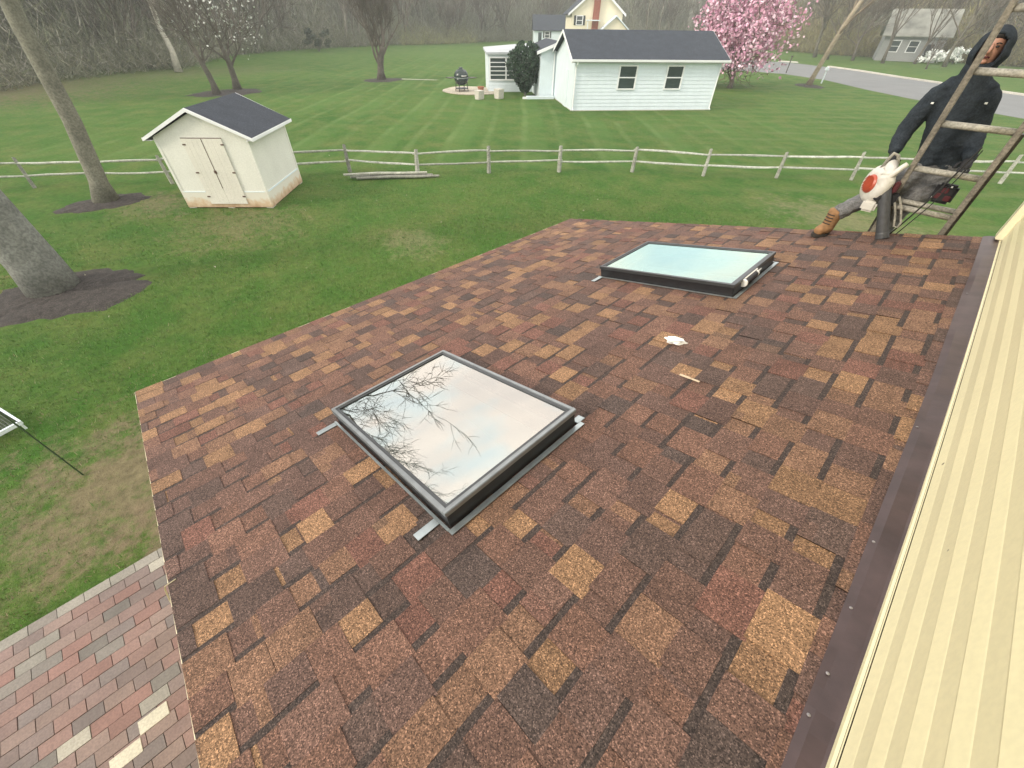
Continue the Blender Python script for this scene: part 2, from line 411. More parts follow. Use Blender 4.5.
def shingles():
    r = random.Random(21); sh = MB()
    pal = [((.196, .108, .074), 6), ((.170, .098, .071), 7), ((.146, .088, .067), 5), ((.122, .080, .063), 4), ((.104, .074, .061), 1),
           ((.192, .095, .068), 3), ((.235, .134, .082), 5), ((.335, .195, .102), 2), ((.285, .165, .088), 4)]
    bag = [(c[0] * .80, c[1] * .80, c[2] * .84) for c, n in pal for _ in range(n)]
    E = .143 * .97344; x = X0 - .012; k = 0
    def slab(x0, x1, y0, y1, h0, h1, col):
        for a, b_, c, d in clip_rects(max(x0, X0 - .012), min(x1, X1), max(y0, Y0 - .01), min(y1, Y1 + .01)):
            if b_ - a < .002 or d - c < .002: continue
            t0 = h0 + (h1 - h0) * (a - x0) / (x1 - x0); t1 = h0 + (h1 - h0) * (b_ - x0) / (x1 - x0)
            sh.hexa([rp(a, c, t0 - .004), rp(b_, c, t1 - .004), rp(b_, d, t1 - .004), rp(a, d, t0 - .004), rp(a, c, t0), rp(b_, c, t1), rp(b_, d, t1), rp(a, d, t0)], col)
    while x < X1:
        x1 = x + E
        # under layer strip: mixed tones, band of dark factory granules towards the upper end of the exposure
        y = Y0 - r.uniform(0, .3)
        while y < Y1:
            w = r.uniform(.18, .40); c = r.choice(bag); f = r.uniform(.88, 1.1); c = tuple(q * f for q in c)
            slab(x, x1 + .01, y, y + w, .0075, .0045, c)
            y += w
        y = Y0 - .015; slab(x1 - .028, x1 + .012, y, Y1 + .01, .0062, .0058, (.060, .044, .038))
        # laminated teeth
        y = Y0 - r.uniform(0, .12); short = False
        while y < Y1:
            short = (not short) and r.random() < .42
            w = r.choice((.12, .135, .15, .15, .165, .18)) * r.uniform(.95, 1.05); c = r.choice(bag); f = r.uniform(.9, 1.14); c = tuple(q * f for q in c)
            e = r.uniform(0, .004)
            slab(x - e, x1 + .006 if not short else x1 - .026, y, y + w, .0125, .0078, c)
            if r.random() < .14 and w > .14:      # second blended tone inside one tooth
                c2 = r.choice(bag); q = r.uniform(.3, .6)
                slab(x - e, x1 - .028, y + .0, y + w * q, .0129, .0083, tuple((a + b2) / 2 for a, b2 in zip(c, c2)))
            y += w + r.choice((.0, .001, .002, .075, .10, .12))
        x = x1; k += 1
    return sh
roof = shingles().build('shingle_roof', 'shingle', house)
dk = MB()
for a, b_, c, d in clip_rects(X0 + .0, X1, Y0 + .0, Y1):
    dk.hexa([rp(a, c, -.13), rp(b_, c, -.13), rp(b_, d, -.13), rp(a, d, -.13), rp(a, c, 0), rp(b_, c, 0), rp(b_, d, 0), rp(a, d, 0)])
dk.build('roof_deck', 'deck', house)
b = MB()  # white drip edge round eave and both rakes
b.box((X0 - .022, Y0 - .012, rz(X0) - .07), (X0 - .002, Y1 + .012, rz(X0) + .001))
b.prism([rp(X0 - .02, Y0 - .014, -.075), rp(X1, Y0 - .014, -.075), rp(X1, Y0 - .014, .002), rp(X0 - .02, Y0 - .014, .002)], (0, 0, 0), (0, .012, 0))
b.prism([rp(X0 - .02, Y1 + .002, -.075), rp(X1 - .05, Y1 + .002, -.075), rp(X1 - .05, Y1 + .002, .002), rp(X0 - .02, Y1 + .002, .002)], (0, 0, 0), (0, .012, 0))
b.build('drip_edge', 'trim_cream', house)
b = MB(); b.box((X0, Y0 + .002, rz(X0) - .24), (X0 + .02, Y1 - .002, rz(X0) - .075)); b.build('fascia', 'white', house)
b = MB(); ex, ey0, ey1 = -3.48, -.25, 4.75
b.box((ex, ey0, 0), (ex + .12, ey1, rz(ex) - .14))
for yy in (ey0, ey1 - .12):
    b.prism([(ex + .122, yy, 0), (.9, yy, 0), (.9, yy, rz(.9) - .36), (.55, yy, rz(.55) - .14), (ex + .122, yy, rz(ex + .122) - .14)], (0, 0, 0), (0, .118, 0))
b.build('lower_wall', 'siding', house)
# upper wall with wavy horizontal laps
def siding():
    b = MB(); prof = []; z = 3.366; P = .1075; x = .476
    while z < 5.75:
        prof += [(x, z), (x - .0015, z + .004), (x + .0032, z + .044), (x + .0040, z + .048), (x + .0005, z + P - .003)]
        z += P
    for i in range(len(prof) - 1):
        (xa, za), (xb, zb) = prof[i], prof[i + 1]
        ys = [-7, -2, .5] + [.5 + 4.43 * q / 22 for q in range(1, 23)]
        for y0, y1 in zip(ys, ys[1:]): b.face([(xa + bow(y1), y1, za), (xa + bow(y0), y0, za), (xb + bow(y0), y0, zb), (xb + bow(y1), y1, zb)])
    b.box((.565, -7, 0), (.62, 4.99, 5.75)); b.box((.625, 4.85, 0), (8, 4.99, 5.75)); b.box((.625, -7, 0), (8, -6.86, 5.75)); b.box((7.88, -6.85, 0), (8, 4.84, 5.75))
    o = b.build('siding_wall', 'siding', house)
    return o
siding()
b = MB()
ys = [-7, -2, .5] + [.5 + 4.405 * q / 22 for q in range(1, 23)]; pr = [(.478, 3.322), (.469, 3.320), (.468, 3.325), (.468, 3.351), (.478, 3.354)]
for y0, y1 in zip(ys, ys[1:]):
    for (xa, za), (xb, zb) in zip(pr, pr[1:]): b.face([(xa + bow(y1), y1, za), (xa + bow(y0), y0, za), (xb + bow(y0), y0, zb), (xb + bow(y1), y1, zb)])
b.build('starter_strip', 'siding', house)
b = MB(); b.prism([(.488, 4.905, 3.35), (.66, 4.905, 3.35), (.66, 5.045, 3.35), (.488, 5.045, 3.35)], (0, 0, 0), (0, 0, 2.6)); b.build('corner_post', 'trim_cream', house, bevel=.006)
def flashing():
    b = MB(); r = random.Random(3); n = 90; ys = [-.56 + 5.6 * i / n for i in range(n + 1)]
    hs = [.0215 + .0035 * math.sin(y * 5.1) + .002 * math.sin(y * 13 + 1) + r.uniform(-.0006, .0006) for y in ys]
    xs = [.406 + .002 * math.sin(y * 3.3) for y in ys]
    def prof(i):
        y, w_ = ys[i], bow(ys[i]); e = xs[i] + .55 * w_
        return [rp(e, y, .0165), rp(e + .02 + .2 * w_, y, hs[i]), rp(.466 + w_, y, .022), (.473 + w_, y, rz(.473 + w_) + .025), (.4745 + w_, y, rz(.474) + .043)]
    for i in range(n):
        A, B = prof(i), prof(i + 1)
        for k in range(4): b.face([A[k], A[k + 1], B[k + 1], B[k]])
    f = b.build('wall_flashing', 'flash', house, smooth=True)
    for yy in (.66, .79, 1.02, 1.31, 1.52, 2.05, 2.9, 3.7):
        nb = MB(); nb.lathe([(.0045, 0), (.0045, .002), (.002, .003)], rp(.421 + .55 * bow(yy) + .005 * math.sin(yy * 9), yy, .0195), tuple(SN), 8); nb.build('nail_head', 'nail', f)
flashing()
b = MB()   # main roof of the house, above the camera
b.prism([(.15, -7.3, 5.66), (4.25, -7.3, 7.6), (8.35, -7.3, 5.66), (8.35, -7.3, 5.78), (4.25, -7.3, 7.72), (.15, -7.3, 5.78)], (0, -7.3, 0), (0, 5.3, 0)); b.build('main_roof', 'dark_shingle', house)

# skylights
def skylight(x0, x1, y0, y1, crank, label):
    T = .115
    def fr(a, b_, c, d, h0, h1, mb):
        mb.hexa([rp(a, c, h0), rp(b_, c, h0), rp(b_, d, h0), rp(a, d, h0), rp(a, c, h1), rp(b_, c, h1), rp(b_, d, h1), rp(a, d, h1)])
    def ring(mb, a, b_, c, d, w, h0, h1, wt=None):
        wt = wt or w
        fr(a, a + w, c, d, h0, h1, mb); fr(b_ - wt, b_, c, d, h0, h1, mb)
        fr(a + w, b_ - wt, c, c + w, h0, h1, mb); fr(a + w, b_ - wt, d - w, d, h0, h1, mb)
    xs = SN.x * T                      # frames were measured at their top: shift the foot back down the normal
    x0 -= xs; x1 -= xs
    k = MB(); ring(k, x0 + .008, x1 - .008, y0 + .008, y1 - .008, .028, .0, T - .028)
    s = k.build('skylight', 'black', house, bevel=.003); s['label'] = label
    k = MB(); ring(k, x0, x1, y0, y1, .020, T - .026, T); k.build('outer_frame', 'frame_dark' if crank else 'grey_metal', s, bevel=.003)
    k = MB(); ring(k, x0 + .0215, x1 - .0215, y0 + .0215, y1 - .0215, .016, T - .02, T - .004); k.build('glazing_bead', 'frame_dark', s, bevel=.002)
    g = MB(); g.face([rp(x0 + .036, y0 + .036, T - .010), rp(x1 - .036, y0 + .036, T - .010), rp(x1 - .036, y1 - .036, T - .010), rp(x0 + .036, y1 - .036, T - .010)])
    g.build('glass_pane', 'skyglass_green' if crank else 'skyglass', s)
    # step flashing apron lying on the shingles and the loose metal tabs at the corners
    k = MB(); fr(x1 + .001, x1 + .028, y0 - .012, y1 + .02, .016, .020, k); fr(x0 - .006, x1, y0 - .014, y0 - .002, .016, .022, k)
    fr(x0 - .02, x1, y1 + .002, y1 + .016, .016, .022, k)
    k.build('apron_flashing', 'silver', s)
    for (a, b_, c, d) in ((x0 - .005, x0 + .035, y0 - .13, y0 - .015), (x1 - .10, x1 - .06, y0 - .12, y0 - .015), (x1 - .04, x1 + .0, y1 + .017, y1 + .06), (x0 + .01, x0 + .05, y1 + .018, y1 + .05))[::3 if crank else 1]:
        k = MB(); fr(a, b_, c, d, .0145, .018, k); k.build('flashing_tab', 'silver', s)
    # drywall light shaft
    k = MB(); a, b_, c, d = x0 + .036, x1 - .036, y0 + .036, y1 - .036
    q = [rp(a, c, T - .03), rp(b_, c, T - .03), rp(b_, d, T - .03), rp(a, d, T - .03)]
    a2, b2, c2, d2 = a - .02, b_ + .12, c - .02, d + .02
    z = rz(a) - .42; w = [(a2, c2, z), (b2, c2, z), (b2, d2, z), (a2, d2, z)]
    for i in range(4): k.face([q[i], q[(i + 1) % 4], w[(i + 1) % 4], w[i]])
    k.face(list(reversed(w))); k.build('light_shaft', 'plaster', s)
    return s
skylight(*SKY[0], False, 'nearer skylight, its pane mirroring bare branches')
skylight(*SKY[1], True, 'farther skylight near the ladder, its pane pale green')

# ------------------------------------------------------------------ small things on the roof
def rp3(x, y, h): return Vector(rp(x, y, h))
def caulk():
    t = empty('caulk_tube', rp(-.80, 3.5, .03), 'black and white caulk tube lying along the side of the far skylight', 'caulk tube')
    a, c = rp3(-.70, 3.26, .075), rp3(-.70, 3.50, .075); d = (c - a).normalized()
    k = MB(); k.lathe([(.024, 0), (.025, .01), (.025, .205), (.022, .21)], a, d, 18); k.build('barrel', 'black', t, smooth=False)
    k = MB(); k.lathe([(.029, 0), (.031, .004), (.031, .016), (.018, .02), (.018, .026), (.009, .026), (.006, .03)], a - d * .026, d, 18); k.build('end_disc', 'white_plastic', t)
    k = MB(); k.lathe([(.027, 0), (.027, .02), (.012, .035), (.008, .06), (.005, .13)], c - d * .03, d, 16); k.build('nozzle', 'white_plastic', t)
    k = MB(); k.tube([a + SN * .030, c + SN * .030], .006, 6); k.build('guide_rail', 'white_plastic', t)
caulk()
def wrapper():
    r = random.Random(4); t = MB(); bm = bmesh.new(); bmesh.ops.create_icosphere(bm, subdivisions=3, radius=1)
    for v in bm.verts:
        n = v.co.copy(); f = 1 + .28 * math.sin(n.x * 5 + n.y * 3) * math.cos(n.z * 4) + r.uniform(-.13, .13)
        v.co = Vector((n.x * .026 * f, n.y * .058 * f * (1.0 - .35 * n.x), n.z * .022 * f))
    me = bpy.data.meshes.new('crumpled_wrapper'); bm.to_mesh(me); bm.free(); me.materials.append(M['paper'])
    o = bpy.data.objects.new('crumpled_wrapper', me); COL.objects.link(o); o.location = rp(-.72, 2.24, .030); o.rotation_euler = (0, -.23, -1.15)
    tag(o, 'small crumpled white wrapper lying on the shingles between the two skylights', 'litter')
wrapper()
k = MB(); k.box((-.07, -.006, 0), (-.0, .006, .008)).box((.001, -.005, 0), (.05, .007, .006))
o = k.build('wood_splinter', 'wood', bevel=.002); o.location = rp(-.46, 1.90, .017); o.rotation_euler = (0, -.23, -.1)
tag(o, 'thin pale wood splinter lying on the shingles below the crumpled wrapper', 'splinter')
k = MB(); k.tube([rp(-1.42, -.52, .015), rp(-1.42, -.560, .012), (-1.44, -.575, 2.84), (-1.41, -.585, 2.80), (-1.36, -.58, 2.785), (-1.33, -.57, 2.80)], .003, 6)
tag(k.build('bent_wire', 'wire', org=rp(-1.42, -.52, .015)), 'thin bent yellowish wire hanging over the near edge of the shingled roof', 'wire')

# ------------------------------------------------------------------ ladder
def ladder():
    t = empty('extension_ladder', (-.05, 5.87, 0), 'weathered extension ladder leaning against the far edge of the brown roof', 'ladder')
    def yl(z): return 5.12 - (z - 3.2) * .235
    def rail(x, z0, z1, off, w, dth, m, nm):
        k = MB(); p = []
        for z in (z0, z1):
            y = yl(z) + off
            p += [(x - w, y - dth, z), (x + w, y - dth, z), (x + w, y + dth, z), (x - w, y + dth, z)]
        k.hexa(p); return k.build(nm, m, t, bevel=.004)
    for x in (-.264, .190): rail(x, .9, 5.6, 0, .019, .036, 'lad', 'rail')
    for x, zt in ((-.285, 3.42), (.212, 4.02)): rail(x, 0, zt, .074, .020, .036, 'lad2', 'base_rail')
    z = 1.485
    while z < 5.5:
        k = MB(); k.tube([(-.247, yl(z), z), (.170, yl(z), z)], .024, 10, oval=.85); k.build('rung', 'rung', t, smooth=True); z += .3175 if z < 3.5 else .325
    z = .25
    while z < 3.45:
        k = MB(); k.tube([(-.27, yl(z) + .074, z), (.197, yl(z) + .074, z)], .022, 10, oval=.8); k.build('base_rung', 'rung', t, smooth=True); z += .3175
    k = MB(); k.tube([(.06, 4.93, 3.92), (.02, 4.955, 3.72), (-.03, 4.975, 3.50), (-.09, 5.0, 3.30), (-.15, 5.03, 3.12), (-.16, 5.12, 2.6)], .006, 6)
    k.tube([(.075, 4.94, 3.90), (.05, 4.955, 3.7), (.0, 4.985, 3.46), (-.07, 5.0, 3.25), (-.12, 5.04, 3.1)], .004, 6); k.build('rope', 'rope', t)
    k = MB(); k.tube([(-.222, 4.93, 3.50), (-.165, 4.93, 3.42), (-.105, 4.92, 3.31), (-.108, 4.92, 3.27), (-.135, 4.925, 3.27), (-.175, 4.93, 3.36), (-.228, 4.93, 3.45)], .0085, 6)
    k.build('rung_hook', 'rung', t)
    for x in (-.285, .212):
        k = MB(); k.box((x - .03, 5.81, -.01), (x + .03, 5.97, .05)); k.build('foot', 'sole', t)
ladder()

# ------------------------------------------------------------------ person
def skinmesh(name, nodes, edges, m, parent=None, org=(0, 0, 0), sub=2, wrinkle=0.0, seed=1):
    """nodes = [(x,y,z, rx, ry)] ; first node is the root"""
    me = bpy.data.meshes.new(name + '_cage')
    me.from_pydata([Vector(n[:3]) - Vector(org) for n in nodes], edges, [])
    o = bpy.data.objects.new(name + '_cage', me); COL.objects.link(o)
    o.modifiers.new('s', 'SKIN'); ss = o.modifiers.new('d', 'SUBSURF'); ss.levels = ss.render_levels = sub
    for i, n in enumerate(nodes):
        v = me.skin_vertices[0].data[i]; v.radius = (n[3], n[4] if len(n) > 4 else n[3]); v.use_root = i == 0
    bpy.context.view_layer.update()
    dg = bpy.context.evaluated_depsgraph_get()
    nm = bpy.data.meshes.new_from_object(o.evaluated_get(dg)); nm.name = name
    bpy.data.objects.remove(o); bpy.data.meshes.remove(me)
    if wrinkle:
        from mathutils import noise as nz
        nm.update(); no = [v.normal.copy() for v in nm.vertices]
        for v, n in zip(nm.vertices, no):
            p = v.co * 13 + Vector((seed, 0, 0)); v.co += n * wrinkle * (nz.noise(Vector((p.x * .6, p.y * .6, p.z * 1.6))) + .5 * nz.noise(p * 2.3))
    nm.materials.clear(); nm.materials.append(M[m])
    nm.polygons.foreach_set('use_smooth', [True] * len(nm.polygons))
    r = bpy.data.objects.new(name, nm); COL.objects.link(r); r['org'] = tuple(org)
    if parent is not None: r.parent = parent
    else: r.location = org
    return r
def cloth(name, chains, m, parent, org, voxel=.011, wrinkle=.010, seed=1, fold=13):
    """chains = lists of (x, y, z, rx, ry) rings stacked along each chain; merged into one continuous surface"""
    k = MB()
    for ch in chains:
        P = [Vector(c[:3]) for c in ch]; n = 18
        d0 = (P[0] - P[1]).normalized(); d1 = (P[-1] - P[-2]).normalized()
        rows = []
        def ring(p, d, rx, ry):
            a = Vector((1, 0, 0)) - d * d.x
            if a.length < .3: a = Vector((0, 0, 1)) - d * d.z
            a.normalize(); b_ = d.cross(a)
            rows.append([p + a * rx * math.cos(2 * math.pi * j / n) + b_ * ry * math.sin(2 * math.pi * j / n) for j in range(n)])
        c0, c1 = ch[0], ch[-1]
        for q in (1.0, .75, .4): ring(P[0] + d0 * min(c0[3], c0[4]) * q * .55, -d0, c0[3] * math.sqrt(max(0, 1 - q * q)) + .002, c0[4] * math.sqrt(max(0, 1 - q * q)) + .002)
        for i, c in enumerate(ch):
            d = (P[min(i + 1, len(P) - 1)] - P[max(i - 1, 0)]).normalized(); ring(P[i], d, c[3], c[4])
        for q in (.4, .75, 1.0): ring(P[-1] + d1 * min(c1[3], c1[4]) * q * .55, d1, c1[3] * math.sqrt(max(0, 1 - q * q)) + .002, c1[4] * math.sqrt(max(0, 1 - q * q)) + .002)
        i0 = len(k.v)
        for r_ in rows: k.v += [tuple(v) for v in r_]
        for i in range(len(rows) - 1):
            for j in range(n):
                j2 = (j + 1) % n; k.f.append((i0 + i * n + j, i0 + i * n + j2, i0 + (i + 1) * n + j2, i0 + (i + 1) * n + j)); k.c.append((1, 1, 1))
        k.f.append(tuple(i0 + j for j in reversed(range(n)))); k.c.append((1, 1, 1))
        k.f.append(tuple(i0 + (len(rows) - 1) * n + j for j in range(n))); k.c.append((1, 1, 1))
    o = k.build(name + '_cage', m, org=org)
    rm = o.modifiers.new('r', 'REMESH'); rm.mode = 'VOXEL'; rm.voxel_size = voxel
    sm = o.modifiers.new('s', 'SMOOTH'); sm.factor = .6; sm.iterations = 7
    bpy.context.view_layer.update(); dg = bpy.context.evaluated_depsgraph_get()
    nm = bpy.data.meshes.new_from_object(o.evaluated_get(dg)); nm.name = name; bpy.data.objects.remove(o)
    from mathutils import noise as nz
    nm.update(); no = [v.normal.copy() for v in nm.vertices]
    for v, nn_ in zip(nm.vertices, no):
        p = v.co * fold + Vector((seed * 7.3, 0, 0)); q = Vector((p.x * .7 + p.z * .5, p.y * .7, p.z * 1.7 - p.x * .6))
        v.co += nn_ * wrinkle * ((1 - abs(nz.noise(q)) * 3.2) * .6 + .5 * nz.noise(q * 2.4))
    nm.materials.clear(); nm.materials.append(M[m]); nm.polygons.foreach_set('use_smooth', [True] * len(nm.polygons))
    r = bpy.data.objects.new(name, nm); COL.objects.link(r); r.parent = parent; r['org'] = tuple(org); return r
def person():
    org = (-.30, 5.25, 2.80)
    H = Vector((-.252, 5.30, 4.465))            # head centre
    # body: one continuous figure (head, neck, trunk, arms, legs)
    N = [(-.14, 5.38, 3.66, .09, .07), (-.16, 5.37, 3.85, .09, .07), (-.21, 5.36, 4.05, .10, .075), (-.24, 5.35, 4.20, .085, .06), (-.245, 5.33, 4.31, .048),
         (-.25, 5.315, 4.37, .058, .066), (-.255, 5.30, 4.43, .070, .080), (-.255, 5.305, 4.50, .074, .088), (-.255, 5.31, 4.56, .052, .062),
         (-.39, 5.34, 4.18, .045), (-.468, 5.28, 3.93, .034), (-.450, 5.158, 3.775, .020),
         (-.10, 5.35, 4.18, .045), (-.02, 5.37, 3.94, .034), (.036, 5.195, 3.80, .020),
         (-.21, 5.37, 3.60, .065), (-.385, 5.15, 3.45, .040), (-.58, 4.915, 3.22, .024),
         (-.10, 5.37, 3.58, .065), (-.20, 5.26, 3.28, .048), (-.20, 5.30, 2.90, .032)]
    E = [(0, 1), (1, 2), (2, 3), (3, 4), (4, 5), (5, 6), (6, 7), (7, 8), (3, 9), (9, 10), (10, 11), (3, 12), (12, 13), (13, 14), (0, 15), (15, 16), (16, 17), (0, 18), (18, 19), (19, 20)]
    p = skinmesh('person', N, E, 'skin', None, org, 2)
    tag(p, 'person in dark hooded sweatshirt on the ladder, one boot on the roof, holding the blower', 'person')
    # facial features
    f = MB()
    def blob(mb, c, rx, ry, rz_, n=12):
        c = Vector(c); pr = []
        i0 = len(mb.v)
        for a in range(7):
            th = math.pi * a / 6
            for j in range(n):
                ph = 2 * math.pi * j / n
                mb.v.append((c.x + rx * math.sin(th) * math.cos(ph), c.y + ry * math.sin(th) * math.sin(ph), c.z + rz_ * math.cos(th)))
        for a in range(6):
            for j in range(n):
                j2 = (j + 1) % n
                mb.f.append((i0 + a * n + j, i0 + (a + 1) * n + j, i0 + (a + 1) * n + j2, i0 + a * n + j2)); mb.c.append((1, 1, 1))
    f.tube([(-.255, 5.226, 4.495), (-.255, 5.212, 4.470), (-.255, 5.202, 4.452), (-.255, 5.222, 4.443)], [.007, .010, .014, .010], 8)
    for ex_ in (-.330, -.180): e = MB(); blob(e, (ex_, 5.31, 4.475), .010, .016, .028); e.build('ear', 'skin', p, smooth=True)
    e = MB(); blob(e, (-.255, 5.238, 4.395), .024, .018, .016); e.build('chin', 'skin', p, smooth=True)
    f.build('nose', 'skin', p, smooth=True)
    for sx in (-.029, .029):
        e = MB(); blob(e, (-.255 + sx, 5.226, 4.482), .012, .008, .007); e.build('eye', 'hair', p, smooth=True)
        e = MB(); e.tube([(-.255 + sx - .015, 5.227, 4.498), (-.255 + sx, 5.219, 4.503), (-.255 + sx + .015, 5.227, 4.498)], .004, 6); e.build('eyebrow', 'hair', p, smooth=True)
    e = MB(); e.tube([(-.277, 5.229, 4.418), (-.266, 5.221, 4.421), (-.255, 5.219, 4.419), (-.244, 5.221, 4.421), (-.233, 5.229, 4.418)], .0055, 8); e.build('lips', 'red', p, smooth=True)
    e = MB(); blob(e, (-.255, 5.318, 4.545), .078, .088, .045); e.build('hair', 'hair', p, smooth=True)
    # hood: a shell open towards the face
    bm = bmesh.new(); bmesh.ops.create_uvsphere(bm, u_segments=36, v_segments=24, radius=1)
    kill = []
    for v in bm.verts:
        q = v.co
        if q.y < -.30 and (q.x / .64) ** 2 + ((q.z + .06) / .72) ** 2 < 1: kill.append(v)
    bmesh.ops.delete(bm, geom=kill, context='VERTS')
    for v in bm.verts:
        q = v.co.copy(); s = 1 + .03 * math.sin(q.z * 9 + q.x * 4)
        pk = max(0, q.z) ** 3 * .015
        lowf = 1 + max(0, -q.z) * .25
        v.co = Vector((q.x * .112 * s * lowf, q.y * .130 * s * lowf + .005, q.z * .122 + pk - max(0, -q.z) * .02)) + H + Vector((0, .012, .002)) - Vector(org)
    me = bpy.data.meshes.new('hood'); bm.to_mesh(me); bm.free(); me.materials.append(M['hoodie']); me.materials.append(M['hoodie_in'])
    me.polygons.foreach_set('use_smooth', [True] * len(me.polygons))
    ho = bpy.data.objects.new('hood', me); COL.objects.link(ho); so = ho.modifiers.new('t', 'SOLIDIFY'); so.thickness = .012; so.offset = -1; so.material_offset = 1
    dg = bpy.context.evaluated_depsgraph_get(); me2 = bpy.data.meshes.new_from_object(ho.evaluated_get(dg)); bpy.data.objects.remove(ho)
    ho = bpy.data.objects.new('hood', me2); COL.objects.link(ho); ho.parent = p; ho['org'] = org
    # sweatshirt
    cloth('sweatshirt', [
        [(-.13, 5.37, 3.70, .155, .115), (-.15, 5.37, 3.80, .165, .12), (-.18, 5.365, 3.92, .172, .125), (-.21, 5.36, 4.05, .178, .125), (-.235, 5.35, 4.15, .172, .118), (-.25, 5.345, 4.235, .135, .105), (-.255, 5.335, 4.31, .098, .10), (-.255, 5.33, 4.36, .10, .112)],
        [(-.345, 5.345, 4.235, .070, .075), (-.405, 5.34, 4.17, .074, .078), (-.445, 5.32, 4.05, .073, .074), (-.470, 5.29, 3.93, .068, .070), (-.468, 5.22, 3.84, .058, .06), (-.450, 5.155, 3.775, .044, .046)],
        [(-.155, 5.345, 4.235, .070, .075), (-.095, 5.35, 4.17, .074, .078), (-.062, 5.37, 4.05, .071, .074), (-.03, 5.38, 3.94, .066, .070), (.015, 5.29, 3.85, .056, .058), (.038, 5.19, 3.80, .042, .044)]],
        'hoodie', p, org, wrinkle=.0075, fold=9)
    for q in ((-.40, 5.252, 4.12), (-.085, 5.262, 4.15)):
        k = MB(); k.box((q[0] - .009, q[1] - .010, q[2] - .005), (q[0] + .008, q[1] + .02, q[2] + .006)); k.build('white_patch', 'white_plastic', p)
    # trousers
    cloth('trousers', [
        [(-.13, 5.375, 3.74, .150, .108), (-.14, 5.375, 3.66, .158, .115), (-.155, 5.37, 3.58, .150, .115)],
        [(-.20, 5.36, 3.62, .105, .105), (-.29, 5.26, 3.53, .092, .092), (-.385, 5.15, 3.45, .078, .078), (-.48, 5.03, 3.365, .068, .07), (-.572, 4.925, 3.275, .066, .068)],
        [(-.09, 5.37, 3.60, .110, .105), (-.135, 5.28, 3.46, .105, .10), (-.19, 5.25, 3.33, .088, .09), (-.21, 5.28, 3.12, .070, .075), (-.205, 5.31, 2.93, .066, .07)]],
        'trouser', p, org, wrinkle=.010, seed=3)
    # boots: the roof boot points towards the camera, the other stands on a rung
    def boot(ax, ay, az, dx, dy, pitch):
        d = Vector((dx, dy, 0)).normalized(); A = Vector((ax, ay, az)); up = Vector((0, 0, 1))
        heel = A - d * .035; toe = A + d * .185
        o = cloth('boot', [[(*(A + up * .215 - d * .005), .062, .062), (*(A + up * .13), .056, .060), (*(A + up * .065 + d * .01), .056, .062)],
                           [(*(A + up * .060 - d * .015), .050, .052), (*(A + up * .066 + d * .045), .054, .052), (*(A + up * .054 + d * .10), .050, .040), (*(A + up * .050 + d * .125), .044, .034)]], 'boot', p, org, voxel=.007, wrinkle=.003, fold=20)
        k = MB(); s = Vector((-d.y, d.x, 0)); ring = []
        for a in range(20):
            t = 2 * math.pi * a / 20; L = .095 if math.cos(t) > 0 else .125; w = .060 if math.cos(t) > -.3 else .052
            ring.append(A + d * (.07 + L * math.cos(t)) + s * w * math.sin(t) + up * .0)
        k.prism(ring, (0, 0, 0), (0, 0, .026)); k.build('sole', 'sole', o)
        k = MB()
        for q in range(4): 
            c = A + up * (.115 + q * .026) + d * (.060 - q * .003)
            k.tube([c - s * .034, c + d * .010, c + s * .034], .005, 5)
        k.build('laces', 'sole', o)
    boot(-.595, 4.915, 3.066, -.35, -1, 0)
    boot(-.20, 5.29, 2.79, .05, -1, 0)
    # gloved hands: palm + five bent fingers each
    def hand(palm0, palm1, side, curl, nm='glove'):
        a, c = Vector(palm0), Vector(palm1); d = (c - a).normalized(); s = Vector(side).normalized(); cu = Vector(curl).normalized()
        nodes = [(*a, .030, .022), (*a.lerp(c, .5), .040, .022), (*c, .038, .018)]; edges = [(0, 1), (1, 2)]
        g = skinmesh(nm, nodes, edges, 'glove', p, org, 2)
        for i, L in enumerate((.062, .072, .068, .052)):
            b0 = c + s * (-.03 + .02 * i) - d * .012
            p1 = b0 + d * L * .45; p2 = p1 + (d * .35 + cu).normalized() * L * .35; p3 = p2 + (cu - d * .5).normalized() * L * .32
            skinmesh('finger', [(*b0, .0100), (*p1, .0105), (*p2, .0098), (*p3, .0085)], [(0, 1), (1, 2), (2, 3)], 'glove', g, org, 1)
        b0 = a.lerp(c, .35) - s * .034; p1 = b0 + (d * .6 - s * .7 + cu * .4).normalized() * .038; p2 = p1 + (d * .5 + cu).normalized() * .030
        skinmesh('thumb', [(*b0, .0125), (*p1, .0115), (*p2, .0095)], [(0, 1), (1, 2)], 'glove', g, org, 1)
        return g
    hand((-.452, 5.145, 3.765), (-.405, 5.045, 3.715), (.25, .2, .9), (.8, -.3, -.1))
    hand((.040, 5.185, 3.795), (.048, 5.085, 3.738), (1, 0, 0), (0, -.5, -1))
    # dark red and black pouch at the waist
    k = MB(); k.box((-.04, 5.18, 3.45), (.11, 5.26, 3.60)); o = k.build('waist_pouch', 'glove', p, bevel=.02)
    for q in ((.03, 5.176, 3.555), (.07, 5.176, 3.50), (.0, 5.176, 3.51)):
        k = MB(); k.box((q[0] - .022, q[1] - .006, q[2] - .022), (q[0] + .022, q[1] + .008, q[2] + .02)); k.build('red_panel', 'red', o, bevel=.005)
    for q in ((-.025, 5.176, 3.49), (.055, 5.176, 3.588)):
        k = MB(); k.box((q[0] - .006, q[1] - .008, q[2] - .005), (q[0] + .006, q[1] + .01, q[2] + .005)); k.build('buckle', 'white_plastic', o)
person()

